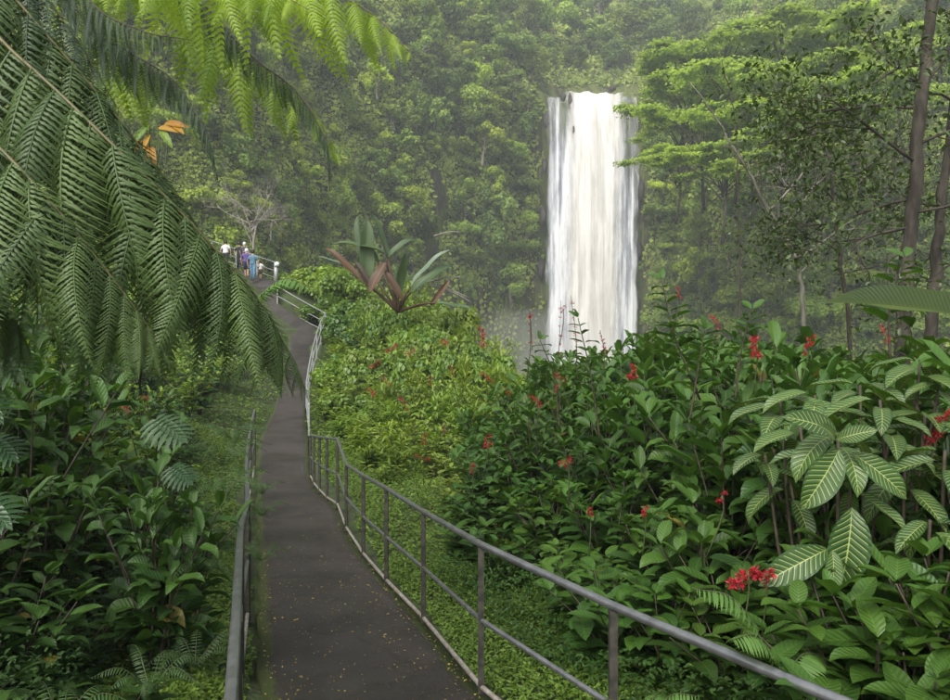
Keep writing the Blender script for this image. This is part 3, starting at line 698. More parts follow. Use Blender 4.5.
shr = [shrub_proto('flowering_shrub', 1.0, 11, .25, 'shrub', TL, .42, 6, .2, 4) for _ in range(4)]
shr2 = [shrub_proto('broadleaf_shrub', 1.0, 9, .30, 'shrub', TLn, .45, 5, .15, 3) for _ in range(3)]
shp = [shrub_proto('pale_shrub', 1.0, 12, .19, 'shrub_pale', TL, .5, 6, .2, 4) for _ in range(3)]
und = [shrub_proto('understory_shrub', 1.0, 9, .27, 'under', TLn, .5, 6, .15, 3) for _ in range(4)]
smal = [shrub_proto('small_leaved_bush', 1.0, 14, .13, 'under', TL, .55, 8, .1, 4) for _ in range(2)]
gin = [shrub_proto('ginger_plant', 1.0, 11, .42, 'herb', TN, .45, 6, .2, 3, up0=.5) for _ in range(4)]
def bush_proto(mt, leaf):
    t = thing('leafy_bush', 'bush', 'bush'); mb = MB(); st = MB()
    for j in range(15):
        an = rng.random() * 6.28; rr = math.sqrt(rng.random()) * .62
        c = np.array([rr * math.cos(an), rr * math.sin(an), .25 + .6 * rng.random() * (1 - .6 * rr)])
        clump(mb, c, .27 * rng.uniform(.7, 1.2), 170, leaf, tv=rng.uniform(.25, .85), flat=.8, up=.6, shell=.55)
        tube(st, spline([[0, 0, -.05], c * [.4, .4, .5], c], 6), np.linspace(.02, .008, 6), 5)
    obj('foliage', mb.mesh('foliage', M[mt]), t); obj('stems', st.mesh('stems', M['twig']), t); t.location = (0, 0, -300)
    return t
dense = [bush_proto('shrub_pale', .085) for _ in range(3)] + [bush_proto('herb', .10)]
allp = dense + shr + shr2 + shp + und + smal + gin
def gz(x, y): return float(ground(np.array([x]), np.array([y]))[0])
# rail line to keep plants off the path
def clear_right(x, y): 
    s, zp, h = path_rel(np.array([x]), np.array([y])); return float(s[0] - h[0])
placed_right = []
def put(prs, x, y, h, wsc, label, group, tint=None, fl=None):
    pr = prs[rng.integers(len(prs))]
    br = rng.uniform(.85, 1.15)
    c = (br * rng.uniform(.9, 1.12), br, br * rng.uniform(.85, 1.05), 1) if tint is None else tint
    sc = (wsc, wsc, h)
    r = dup(pr, (x, y, gz(x, y) - .03), rng.random() * 6.28, sc, label=label, group=group, color=c, tilt=(rng.normal(0, .06), rng.normal(0, .06)))
    return r
# skyline height of the right bank (pixel row of the top) by pixel column
def sky_py(px): return np.interp(px, [380, 440, 500, 560, 620, 655, 700, 760, 820, 880, 950, 1100], [395, 365, 350, 352, 345, 322, 322, 336, 345, 350, 345, 340])
pts = []
for D in np.concatenate([np.arange(2.6, 6, .55), np.arange(6, 15.5, .85)]):
    x = (505 - 475) * D / F
    xl = np.interp(D, [2.4, 2.7, 3.77, 4.97, 6.69, 7.8, 9.2, 10.6, 12.2, 15.8], [1.75, 1.55, .85, .15, -.4, -.88, -1.35, -1.8, -2.2, -3.4]) + np.interp(D, [2, 4, 6, 10, 15], [.55, 1.05, 1.15, 1.35, 2.6])
    xr = min(x_edge(D) + .8, (1010 - 475) * D / F + .6)
    X = xl
    while X < xr:
        pts.append((X + rng.normal(0, .12), D + rng.normal(0, .12), (X - xl)))
        X += rng.uniform(.45, .66) * (1 if D < 6 else 1.15)
nfl = 0
for x, y, off in pts:
    px = 475 + x * F / y
    hmax = CZ + (350 - sky_py(px)) * y / F - gz(x, y)
    hf = np.interp(off, [0, .8, 2.5], [.75, 1.35, 2.6]) * rng.uniform(.85, 1.1)
    hf = min(hf, np.interp(y, [2.4, 3.2, 4.2, 5.5, 7], [1.05, 1.3, 1.75, 2.3, 2.9]) * rng.uniform(.9, 1.05))
    h = max(.5, min(hf, hmax * rng.uniform(.86, 1.0)))
    ww = np.clip(.75 + .28 * h, .8, 1.35)
    if px < 470 and y > 9: put(shp if rng.random() < .6 else shr, x, y, h, ww, 'leafy light green shrub on the slope between path railing and waterfall', 'light green shrubs on the slope below the bend')
    elif y < 5.2: put(shr2 if rng.random() < .65 else shr, x, y, h, ww, 'broad leaved dark green shrub behind the near steel railing', 'broad leaved shrubs behind the near railing')
    else: put(shr if rng.random() < .7 else shr2, x, y, h, ww, 'dense dark green flowering shrub on the bank in front of the waterfall', 'flowering shrubs on the right bank')

for px, D, h in [(862, 3.35, .95), (905, 3.3, 1.05), (945, 3.25, 1.0), (885, 3.05, .8), (930, 2.95, .85), (840, 3.15, .7), (975, 3.1, 1.0)]:
    put(shr2, (px - 475) * D / F, D, h, 1.05, 'broad leaved dark green shrub behind the near steel railing', 'broad leaved shrubs behind the near railing')
# tall sprays that break the skyline, each a shrub of its own
def spray(px_b, py_b, px_t, py_t, D, label, n=9, L=.22, mt='shrub'):
    b, tp = W(px_b, py_b, D), W(px_t, py_t, D)
    t = thing('tall_leafy_shoot', label, 'shrub', b)
    q = spline([np.zeros(3), (tp - b) * .5 + [rng.normal(0, .04), 0, .05], tp - b], 14)
    mb = MB(); tube(mb, q, np.linspace(.011, .004, 14), 6); obj('stem', mb.mesh('stem', M['twig']), t)
    fo = MB()
    for j in range(n):
        f = .3 + .7 * (j + .5) / n; i0 = min(12, int(f * 13)); T = nrm(q[i0 + 1] - q[i0])
        for s in (0, 3.14):
            phi = j * 1.57 + s + .4 + rng.normal(0, .2)
            d = np.array([math.cos(phi), math.sin(phi), 0]) + T * .5 + [0, 0, -.1 * rng.random()]
            inst(fo, TLn[rng.integers(3)], q[i0][None], frames(nrm(d)[None], np.array([[0, 0, 1.]])), np.array([L * (1.1 - .6 * f ** 2) * rng.uniform(.85, 1.1)]), np.clip(.45 + rng.normal(0, .15), 0, 1))
    for j in range(3):
        d = np.array([rng.normal(), rng.normal(), 1.3]); inst(fo, TLn[0], q[-1][None], frames(nrm(d)[None], np.array([[0, -.5, .6]])), np.array([L * .5]), .75)
    obj('foliage', fo.mesh('foliage', M[mt]), t)
    return t
spray(600, 440, 578, 318, 7.0, 'leafy shoot silhouetted against the foot of the waterfall')
spray(700, 400, 662, 280, 6.2, 'tall leafy shoot leaning left on the bank right of the waterfall', 10, .26)
spray(560, 430, 540, 340, 7.5, 'short leafy shoot with pale stem at the left foot of the falls', 7, .2)
spray(735, 400, 752, 310, 6.0, 'upright leafy shoot in front of the leaning tree', 8, .26)
spray(890, 360, 905, 258, 5.6, 'broad leafy shoot against the dark tree trunk', 8, .30)
spray(690, 420, 705, 330, 6.0, 'bushy leafy shoot right of the tall leaning one', 8, .26)

# ------------------------------------------------------------------ red flowers
FT = leaf_t(2, 1, .16, .6, .7, .4, .4)
def flower(px, py, D, r, label, elong=1.0, n=90):
    c = W(px, py, D)
    t = thing('red_flower', label, 'flower', c)
    mb = MB(); d = rand_dirs(n, .1)
    ax = nrm(np.array([rng.normal(0, .5), rng.normal(0, .2), .6]))
    for k_ in range(6):
        cen = ax * r * elong * (k_ - 2.5) * .38 + rng.normal(0, .28, 3) * r
        d = rand_dirs(n // 4, .1)
        inst(mb, FT, cen + d * r * .22 * rng.random((n // 4, 1)), frames(d, rng.normal(size=(n // 4, 3))), rng.uniform(.28, .62, n // 4) * r, rng.random(n // 4))
    obj('florets', mb.mesh('florets', M['red']), t)
    mb = MB(); tube(mb, spline([[0, 0, r * .4], [0.01, .02, -.1], [.03 * rng.normal(), .08, -.36]], 6), .0045, 5); obj('stalk', mb.mesh('stalk', M['stem']), t)
    return t
flower(748, 577, 3.45, .062, 'largest red flower cluster, low beside the zebra striped plant', 1.3, 170)
flower(766, 580, 3.5, .03, 'small red flower cluster touching the largest one', 1.0, 70)
flower(632, 373, 6.0, .055, 'red flower cluster right below the foot of the waterfall', 1.0, 110)
flower(568, 462, 5.6, .045, 'red flower cluster deep in the middle of the right bank')
flower(722, 498, 4.0, .03, 'small red flower half hidden left of the zebra striped plant')
flower(936, 427, 3.9, .06, 'red flower spike at the right edge among striped leaves', 1.8, 130)
flower(757, 347, 5.4, .06, 'red flower spike beneath the leaning tree', 1.3, 110)
flower(808, 344, 5.6, .045, 'red flower spike left of the banana leaf', 1.6)
flower(716, 322, 6.2, .04, 'red flower bud spike between two tall shoots', 1.6, 70)
flower(885, 335, 5.4, .04, 'red flower spike beneath the banana leaf', 1.6, 70)
flower(645, 512, 5.0, .035, 'red flower above the middle of the handrail')
flower(590, 513, 5.6, .03, 'tiny red flower above the handrail')
flower(678, 292, 6.0, .035, 'red bud spike high on the leaning shoot', 1.6, 60)
for px, py, D, r in [(537, 400, 7.2, .05), (486, 376, 9.5, .06), (487, 444, 7.6, .06), (472, 468, 7.6, .045), (423, 458, 9, .05), (425, 440, 9.5, .05), (402, 402, 12, .07), (444, 430, 9, .03), (483, 338, 10, .10), (430, 380, 12, .05), (452, 370, 12, .05), (508, 392, 8.5, .035), (392, 348, 17, .1), (374, 366, 17, .09), (410, 352, 17, .09), (560, 378, 7, .04), (445, 342, 14, .08), (530, 316, 7.6, .03), (563, 310, 7.4, .03), (556, 388, 6.6, .03), (372, 392, 17, .09), (386, 382, 15, .07)]:
    flower(px, py, D, r, 'small red flower cluster scattered over the light green slope', rng.uniform(.9, 1.8), 60)['group'] = 'small red flowers on the slope'
for px, py, D, r in [(126, 410, 5.4, .03), (146, 398, 6.2, .03), (112, 292, 6.6, .03), (228, 316, 8.5, .03)]:
    flower(px, py, D, r, 'tiny red flower in the shade under the tree fern', 1.1, 60)['group'] = 'red flowers under the tree fern'
# thin tall flower stalks in front of the falls
for px0, py0, px1, py1, D, lb in [(553, 400, 561, 300, 7.4, 'thin pink budded stalk in front of the left edge of the falls'), (577, 380, 571, 296, 7.2, 'thin pink budded stalk in front of the main water'), (604, 370, 600, 330, 7.0, 'short pink budded stalk before the right of the falls'), (527, 380, 530, 312, 7.6, 'thin stalk with red tip left of the falls')]:
    b = W(px0, py0, D); e = W(px1, py1, D) - b
    t = thing('flower_stalk', lb, 'flower stalk', b)
    q = spline([np.zeros(3), e * .5 + [.02, 0, 0], e], 12); mb = MB(); tube(mb, q, np.linspace(.006, .002, 12), 5); obj('stalk', mb.mesh('stalk', M['twig']), t)
    mb = MB()
    for j in range(26):
        f = .5 + .5 * rng.random(); d = rand_dirs(1, .4); inst(mb, FT, q[int(f * 11)][None], frames(d, rng.normal(size=(1, 3))), np.array([.035]), rng.random())
    obj('florets', mb.mesh('florets', M['red']), t)

# ------------------------------------------------------------------ zebra striped plant
TZ = [leaf_t(12, 4, w, .85, .95, dr, fo, .02, pet=.12) for w, dr, fo in [(.17, 1.0, .3), (.18, 1.5, .25), (.165, .6, .4)]]
def zebra(whorls, root, label):
    t = thing('zebra_plant', label, 'plant', root)
    st = MB(); fo = MB()
    for (px, py, D, n, L, hang) in whorls:
        c = W(px, py, D) - root
        tube(st, spline([rng.normal(0, .08, 3) * [1, 1, 0], c * [.7, .7, .5] + rng.normal(0, .04, 3), c], 12), np.linspace(.014, .008, 12), 6)
        ph0 = rng.random() * 6.28
        for k_ in range(n):
            phi = ph0 + 6.28 * k_ / n + rng.normal(0, .15)
            d = np.array([math.cos(phi), math.sin(phi), .35 - hang * rng.uniform(.6, 1.3)])
            inst(fo, TZ[rng.integers(3)], (c - [0, 0, .05 * (k_ % 3)])[None], frames(nrm(d)[None], np.array([[0, -.25, 1.]])), np.array([L * rng.uniform(.75, 1.1)]), rng.random())
    obj('stems', st.mesh('stems', M['twig']), t); fl = obj('foliage', fo.mesh('foliage', M['zebra']), t)
    return t, fl
root = np.array([W(850, 600, 4.0)[0], 4.0, 0.05])
zt, zf = zebra([(780, 400, 4.5, 6, .34, .3), (920, 360, 4.4, 6, .34, .3), (945, 450, 3.7, 6, .34, .4), (890, 435, 4.0, 6, .34, .35), (790, 480, 4.2, 5, .32, .5), (930, 520, 3.6, 5, .32, .6), (838, 436, 3.75, 7, .36, .35), (800, 425, 4.1, 6, .32, .3), (880, 400, 4.1, 6, .33, .3), (925, 415, 4.1, 7, .34, .3), (815, 395, 4.4, 6, .32, .25), (765, 455, 4.2, 5, .27, .3), (905, 468, 3.9, 6, .34, .5), (860, 385, 4.4, 5, .3, .25), (850, 490, 3.75, 4, .34, .9), (940, 385, 4.3, 6, .3, .25)], root, 'zebra striped plant with cream veined leaves in the right bank')
# the big hanging leaves the photo shows
fo = MB()
for (bx, by, tx, ty, D, wl) in [(852, 505, 849, 588, 3.55, 1.15), (840, 448, 812, 505, 3.55, 1.1), (850, 452, 915, 492, 3.6, .95), (830, 548, 770, 578, 3.55, .9), (832, 549, 838, 590, 3.5, 1.0), (835, 440, 830, 425, 3.5, .9), (838, 434, 800, 412, 3.6, 1.0), (835, 440, 872, 428, 3.55, 1.1)]:
    b_, t_ = W(bx, by, D), W(tx, ty, D - .12); dd = t_ - b_; L = np.linalg.norm(dd)
    inst(fo, leaf_t(14, 4, .205 * wl, .85, .95, .6, .25, .015, pet=.03), (b_ - root)[None], frames(nrm(dd)[None], np.array([[rng.normal(0, .12), -1., .55]])), np.array([L * 1.05]), .3 + .4 * rng.random())
obj('hanging_foliage', fo.mesh('hanging_foliage', M['zebra']), zt)

# ------------------------------------------------------------------ small ferns
def frond_small(mb, mr, pts, Lp, n=22, droop=.3, t=.5, fwd=.45):
    q = spline(pts, 40); T = nrm(np.gradient(q, axis=0)); up = np.array([0, 0, 1.])
    tube(mr, q, np.linspace(.006, .0015, 40) * Lp / .12, 5)
    lt_ = leaf_t(4, 1, .065, .35, .7, .7, .15)
    for s in (-1, 1):
        f = (np.arange(n) + .5 + .1 * s) / n; i = (f * 39).astype(int)
        side = nrm(np.cross(T[i], up)) * s
        d = side + T[i] * fwd - up * droop
        ln = Lp * np.clip(np.sin(np.pi * np.clip(f * .82 + .16, 0, 1)) ** .7, .08, 1)
        nn = nrm(np.cross(side * s, T[i]))
        inst(mb, lt_, q[i], frames(d, nn), np.stack([ln * 1.0, ln, ln], -1), np.clip(t + rng.normal(0, .12, n), 0, 1))
def small_fern(base, fronds, label, Lp=.12, t=.5, cat='fern', group=None, n=22, mt='small_fern', color=None):
    th_ = thing('small_fern', label, cat, base, 0, group)
    for k_, e in enumerate(fronds):
        e = np.asarray(e, float); L = np.linalg.norm(e)
        mb = MB(); mr = MB()
        frond_small(mb, mr, [np.zeros(3), e * .5 + [0, 0, .22 * L], e], Lp, n, t=t)
        fo = obj('frond', mb.mesh('frond', M[mt]), th_)
        obj('rachis', mr.mesh('rachis', M['stem']), fo)
        if color: fo.color = color
    return th_
b = W(782, 680, 3.1)
small_fern(b, [W(692, 588, 3.0) - b, W(730, 640, 2.9) - b, W(822, 655, 3.2) - b], 'pale fern arching below the largest red flower', .13, .85)
b = W(640, 735, 3.7); small_fern(b, [W(700, 696, 3.5) - b, W(600, 700, 3.6) - b, W(665, 690, 3.9) - b], 'low fern poking up behind the near handrail', .10, .8)
def fern_clump_proto(n=9, L=.7, Lp=.11):
    t = thing('ground_fern', 'fern', 'fern')
    for k_ in range(n):
        an = 6.28 * k_ / n + rng.normal(0, .25); l = L * rng.uniform(.7, 1.1)
        e = np.array([math.cos(an) * l, math.sin(an) * l, l * rng.uniform(.1, .45)])
        mb = MB(); mr = MB(); frond_small(mb, mr, [np.zeros(3), e * .5 + [0, 0, .3 * l], e], Lp, 20, t=rng.uniform(.2, .6))
        fo = obj('frond', mb.mesh('frond', M['small_fern']), t); obj('rachis', mr.mesh('rachis', M['stem']), fo)
    t.location = (0, 0, -300); return t
fcs = [fern_clump_proto() for _ in range(3)]
allp += fcs

# ------------------------------------------------------------------ left bank
def lx(D): return float(np.interp(D, [2, 2.5, 3.25, 5.3, 6.8, 9.6, 11.4, 14.2, 17, 21, 26, 31, 37, 43], [-.7, -.85, -1.08, -1.73, -2.15, -3.05, -3.6, -4.43, -5.2, -6.3, -7.3, -8.3, -9.9, -13.2]))
for D in np.concatenate([np.arange(2.7, 8, .6), np.arange(8, 18, 1.0)]):
    X = lx(D) - np.interp(D, [2.5, 5, 9, 14], [.75, .75, .8, 1.4]); x0 = X
    xl = -(520) * D / F - .6
    while X > xl:
        off = x0 - X
        hf = np.interp(off, [0, .5, 1.2, 3], [.55, 1.25, 2.0, 2.5]) * rng.uniform(.8, 1.15) * np.interp(D, [2.5, 4, 5], [.45, .75, 1.0])
        x, y = X + rng.normal(0, .12), D + rng.normal(0, .12)
        r = rng.random()
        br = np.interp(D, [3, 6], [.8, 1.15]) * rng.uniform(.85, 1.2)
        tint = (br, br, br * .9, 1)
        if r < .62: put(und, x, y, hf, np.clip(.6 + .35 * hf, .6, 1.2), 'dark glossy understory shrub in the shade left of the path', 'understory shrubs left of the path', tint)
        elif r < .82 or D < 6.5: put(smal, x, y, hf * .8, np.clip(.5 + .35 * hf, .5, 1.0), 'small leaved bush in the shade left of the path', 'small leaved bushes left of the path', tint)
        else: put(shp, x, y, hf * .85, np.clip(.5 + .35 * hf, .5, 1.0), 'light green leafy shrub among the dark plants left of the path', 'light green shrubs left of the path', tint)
        X -= rng.uniform(.45, .65) * (1 if D < 8 else 1.5)
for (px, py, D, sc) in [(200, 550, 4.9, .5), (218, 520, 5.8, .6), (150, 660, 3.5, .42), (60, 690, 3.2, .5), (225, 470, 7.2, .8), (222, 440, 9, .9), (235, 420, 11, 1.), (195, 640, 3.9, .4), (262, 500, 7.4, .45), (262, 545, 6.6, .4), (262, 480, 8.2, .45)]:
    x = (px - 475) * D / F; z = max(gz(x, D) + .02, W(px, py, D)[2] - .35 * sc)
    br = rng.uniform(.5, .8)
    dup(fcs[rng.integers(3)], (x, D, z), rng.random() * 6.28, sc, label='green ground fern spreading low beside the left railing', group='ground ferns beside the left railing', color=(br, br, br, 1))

# split leaf philodendrons
def split_leaf(mb, P, d, up, L, t, lobes=9):
    """a leaf cut into finger lobes on each side of the midrib"""
    R_ = frames(nrm(np.asarray(d, float))[None], np.asarray(up, float)[None])[0]
    lt_ = leaf_t(6, 1, .12, .3, .7, .5, .2)
    V = [];
    for s in (-1, 1):
        for j in range(lobes):
            f = (j + .4) / lobes
            ang = math.radians(115 - 85 * f) ; ln = .62 * (math.sin(math.pi * min(1, f * .8 + .22)) ** .8) * L
            dl = np.array([s * math.sin(ang), math.cos(ang), -.12])
            b_ = np.array([0, f * .85 * L, .03 * L - .25 * L * f * f])
            inst(mb, lt_, (P + R_ @ b_)[None], frames((R_ @ nrm(dl))[None], (R_ @ np.array([s * -.15, -.1, 1.]))[None]), np.array([[ln * .95, ln, ln]]), t)
    q = np.array([P + R_ @ np.array([0, f * .95 * L, .035 * L - .25 * L * f * f]) for f in np.linspace(0, 1, 8)])
    # the blade next to the midrib
    cw = leaf_t(8, 1, .17, .5, .8, .5, .15); inst(mb, cw, P[None], R_[None], np.array([L * .97]), t)
def philodendron(base, leaves, label):
    t = thing('split_leaf_plant', label, 'plant', base)
    mb = MB(); st = MB()
    for (P, d, up, L, tt) in leaves:
        split_leaf(mb, np.asarray(P) - base, d, up, L, tt)
        tube(st, spline([np.zeros(3), (np.asarray(P) - base) * [.6, .6, .7], np.asarray(P) - base], 8), np.linspace(.012, .008, 8), 6)
    obj('foliage', mb.mesh('foliage', M['philo']), t); obj('stalks', st.mesh('stalks', M['stem']), t)
def ph(px, py, D, lean, L, tt=.5, toward=.35): return (W(px, py, D), np.array([lean, -toward, -.35]), np.array([.1, -.55, .8]), L, tt)
b = np.array([W(-20, 500, 3.2)[0], 3.2, .3])
philodendron(b, [ph(-12, 352, 3.0, .8, .24, .9), ph(-25, 395, 2.9, .7, .2, .4), ph(-10, 440, 3.0, .9, .18, .2), ph(-20, 500, 2.8, .8, .2, .3)], 'split leaf plant with pale waxy leaf at the left edge')
b = np.array([W(165, 500, 5.4)[0], 5.6, .3])
philodendron(b, [ph(156, 420, 5.3, .9, .33, .95), ph(172, 468, 5.0, .8, .22, .3)], 'split leaf plant with pale waxy leaf under the fern tips')
for px, py, D, h in [(168, 470, 4.9, 1.35), (186, 480, 5.1, 1.2), (150, 470, 4.8, 1.4)]:
    put(und, (px - 475) * D / F, D, h, .8, 'dark glossy understory shrub in the shade left of the path', 'understory shrubs left of the path', (1.2, 1.2, 1.1, 1))

# ------------------------------------------------------------------ middle slope
SL = np.array([(a[0], a[1]) for a in R_s])
for D in np.concatenate([np.arange(14.5, 24, .95), np.arange(24, 42, 1.3)]):
    xr = float(np.interp(D, [p[2] for p in RE], [q[0] for q in REw]))
    X = xr + np.interp(D, [12, 16, 24, 40], [1.5, 1.5, 1.2, 1.2]); x0 = X
    while X < min(x_edge(D) + .5, 1.5 + 0 * D):
        off = X - x0; x, y = X + rng.normal(0, .2), D + rng.normal(0, .2)
        h = np.interp(off, [0, 1.2, 3], [.6, 1.0, 1.3]) * rng.uniform(.7, 1.3) * np.interp(D, [14, 30], [.95, 1.8])
        r = rng.random()
        if D > 22 and r < .5: put(dense, x, y, h * 1.1, 1.0 * np.interp(D, [14, 34], [.9, 1.7]), 'dense bright green bush on the slope below the far bend', 'dense bushes on the slope below the far bend')
        elif r < .62: put(gin, x, y, h, .9 * np.interp(D, [14, 34], [.9, 1.6]), 'bright green ginger plant with strap leaves on the slope right of the path', 'ginger plants on the slope right of the path')
        else: put(shp, x, y, h, 1.1 * np.interp(D, [14, 34], [.9, 1.5]), 'bright leafy bush on the slope below the far bend', 'bright bushes on the slope below the far bend', (1.15, 1.1, .9, 1))
        X += rng.uniform(.75, 1.1) * np.interp(D, [14, 36], [.9, 1.35])
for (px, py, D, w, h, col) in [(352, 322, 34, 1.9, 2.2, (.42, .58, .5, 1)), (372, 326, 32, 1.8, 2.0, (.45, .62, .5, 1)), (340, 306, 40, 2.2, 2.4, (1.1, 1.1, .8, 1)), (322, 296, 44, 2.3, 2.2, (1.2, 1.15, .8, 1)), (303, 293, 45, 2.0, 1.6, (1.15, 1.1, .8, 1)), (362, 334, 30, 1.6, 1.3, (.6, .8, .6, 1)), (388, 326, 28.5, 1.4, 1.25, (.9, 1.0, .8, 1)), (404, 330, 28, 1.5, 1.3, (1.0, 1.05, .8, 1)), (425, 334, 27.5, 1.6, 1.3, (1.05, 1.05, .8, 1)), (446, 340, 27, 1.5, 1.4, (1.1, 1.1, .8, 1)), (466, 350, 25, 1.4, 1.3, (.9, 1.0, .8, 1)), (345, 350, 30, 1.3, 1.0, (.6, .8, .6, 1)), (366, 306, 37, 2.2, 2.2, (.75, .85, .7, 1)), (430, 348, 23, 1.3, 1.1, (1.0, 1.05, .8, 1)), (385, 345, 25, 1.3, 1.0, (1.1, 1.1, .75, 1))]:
    x = (px - 475) * D / F; z = W(px, py, D)[2]
    pr = dense[rng.integers(4)]
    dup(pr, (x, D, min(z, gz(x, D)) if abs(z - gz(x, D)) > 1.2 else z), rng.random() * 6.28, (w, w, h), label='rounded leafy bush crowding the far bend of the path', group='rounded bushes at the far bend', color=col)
# left of the climbing path, behind the fern
for D in np.arange(17.5, 56, 2.1):
    X = lx(min(D, 43)) - (D - 43 if D > 43 else 0) * .6 - np.interp(D, [17, 30, 45], [2.0, 2.0, 3.0])
    for k_ in range(6):
        x, y = X - k_ * 1.5 + rng.normal(0, .25), D + rng.normal(0, .4)
        put(dense if D > 24 else shp if rng.random() < .5 else und, x, y, rng.uniform(.9, 1.6) * (1 + .12 * k_), 1.3 * rng.uniform(.9, 1.2), 'leafy bush on the slope left of the climbing path', 'bushes left of the climbing path')

# ------------------------------------------------------------------ ground cover (stuff)
mb = MB()
def scatter(n, xf, ylo, yhi, size, pw=1.0, hmax=.12, tm=TS, tv=.5):
    y = ylo + (yhi - ylo) * rng.random(n) ** pw; lo, hi = xf(y); x = lo + (hi - lo) * rng.random(n)
    s, zp, h = path_rel(x, y)
    over = np.abs(s) - h
    ok = over > .03 + .05 * wob(x * 3, y * 3)
    x, y, over = x[ok], y[ok], over[ok]; n = len(x)
    z = ground(x, y) + rng.random(n) ** 1.6 * hmax * np.clip(over * 3, .3, 1) * (1 + .6 * wob(x * 2.2, y * 2.2)) * (size / .05) + .03
    an = rng.random(n) * 6.28
    d = np.stack([np.cos(an), np.sin(an), rng.normal(.25, .35, n)], -1)
    for i, t_ in enumerate(tm):
        q = np.arange(n) % len(tm) == i
        inst(mb, t_, np.stack([x, y, z], -1)[q], frames(d[q], np.stack([rng.normal(0, .3, n), rng.normal(0, .3, n), np.ones(n)], -1)[q]), rng.uniform(.6, 1.3, n)[q] * size, np.clip(tv + rng.normal(0, .22, n), 0, 1)[q])
RX = lambda y: np.interp(y, [2, 2.7, 3.77, 4.97, 6.69, 7.8, 9.2, 10.6, 12.2, 15.8, 21, 26, 31, 37], [1.6, 1.3, .62, .0, -.5, -.98, -1.44, -1.9, -2.34, -3.6, -4.9, -6.1, -7.1, -7.8])
LX = lambda y: np.array([lx(v) for v in y])
scatter(42000, lambda y: (RX(y), RX(y) + 2.0), 2.6, 9, .042, 1.0)
scatter(26000, lambda y: (RX(y), RX(y) + 3.2), 9, 20, .065, 1.0)
scatter(16000, lambda y: (RX(y), RX(y) + 5), 18, 38, .12, 1.0)
scatter(40000, lambda y: (LX(y) - 1.6, LX(y) + .35), 2.6, 9, .042, 1.0, tv=.6)
scatter(24000, lambda y: (LX(y) - 2.6, LX(y) + .5), 9, 20, .065, 1.0)
scatter(14000, lambda y: (LX(y) - 4, LX(y) + .6), 20, 52, .12, 1.0)
tag(obj('ground_cover', mb.mesh('ground_cover', M['cover'])), kind='stuff')

mb = MB()
scatter(52000, lambda y: (LX(y) - 4.4, LX(y) - .85), 2.4, 7.5, .04, 1.0, hmax=.5, tv=.45)
scatter(24000, lambda y: (RX(y) + .5, RX(y) + 2.6), 2.6, 8, .045, 1.0, hmax=.35, tv=.7)
tag(obj('low_weeds', mb.mesh('low_weeds', M['under'])), kind='stuff')

# ------------------------------------------------------------------ paddle leaved plant at the bend
def paddle_plant(base, leaves, label):
    t = thing('paddle_leaf_plant', label, 'plant', base)
    st = MB()
    for (bx, by, tx, ty, D, w, dr, mt, up) in leaves:
        b_ = W(bx, by, D) - base; e = W(tx, ty, D - .3) - base; dd = e - b_; L = np.linalg.norm(dd)
        mb = MB(); inst(mb, leaf_t(14, 3, w, .55, .6, dr, .35, .015), b_[None], frames((nrm(dd) + [0, 0, dr * .35])[None], np.array([up], float)), np.array([L * 1.05]), rng.random())
        obj('leaf_blade', mb.mesh('leaf_blade', M[mt]), t)
        tube(st, spline([np.zeros(3), b_ * .6 + [0, 0, .1], b_], 7), np.linspace(.06, .03, 7), 6)
    obj('leaf_stalks', st.mesh('leaf_stalks', M['bronze']), t)
    return t
b = W(398, 312, 29)
paddle_plant(b, [(388, 262, 377, 214, 29, .09, .25, 'paddle', (1, -.6, .3)), (366, 285, 368, 222, 29.2, .11, .15, 'paddle', (.3, -1, .2)), (386, 254, 331, 239, 29, .085, .7, 'paddle', (.1, -.4, 1)), (360, 280, 328, 247, 28.6, .085, .4, 'bronze', (.5, -.8, .6)), (398, 296, 402, 254, 28.8, .11, -.3, 'paddle', (.6, -1, .1)), (411, 287, 443, 246, 28.8, .085, .5, 'banana', (-.4, -.5, .8)), (412, 292, 450, 262, 28.6, .10, .9, 'paddle', (-.3, -.9, .5)), (386, 262, 370, 290, 28.4, .15, .3, 'bronze', (-.3, -1, .2)), (436, 303, 473, 309, 28, .08, .2, 'paddle', (.1, -.5, 1)), (366, 268, 350, 218, 29.6, .09, .4, 'paddle', (-.5, -.8, .4)), (430, 306, 450, 282, 28.2, .08, .3, 'bronze', (.3, -1, .3)), (388, 258, 410, 236, 29, .11, .9, 'paddle', (-.3, -.8, .5)), (342, 264, 318, 256, 31, .08, .2, 'banana', (.1, -.4, 1)), (372, 290, 356, 262, 28.8, .10, .5, 'bronze', (.4, -.9, .3)), (402, 300, 386, 272, 28.4, .12, .4, 'bronze', (.4, -1, .3)), (378, 262, 362, 236, 29.3, .09, .8, 'paddle', (.4, -.8, .6))], 'paddle leaved plant with bronze and grey green blades at the bend')
# bare sticks
t = thing('dead_branch', 'pale bare branch poking out right of the paddle leaved plant', 'branch', W(430, 285, 29.5))
mb = MB()
for a_, b_ in [((430, 285), (470, 298)), ((440, 288), (472, 303)), ((428, 282), (462, 277)), ((434, 236), (462, 232))]:
    p0, p1 = W(*a_, 29.5) - W(430, 285, 29.5), W(*b_, 29.3) - W(430, 285, 29.5)
    tube(mb, spline([p0, (p0 + p1) / 2 + [0, 0, .08], p1], 7), np.linspace(.035, .015, 7), 6)
obj('twigs', mb.mesh('twigs', M['bare_wood']), t)

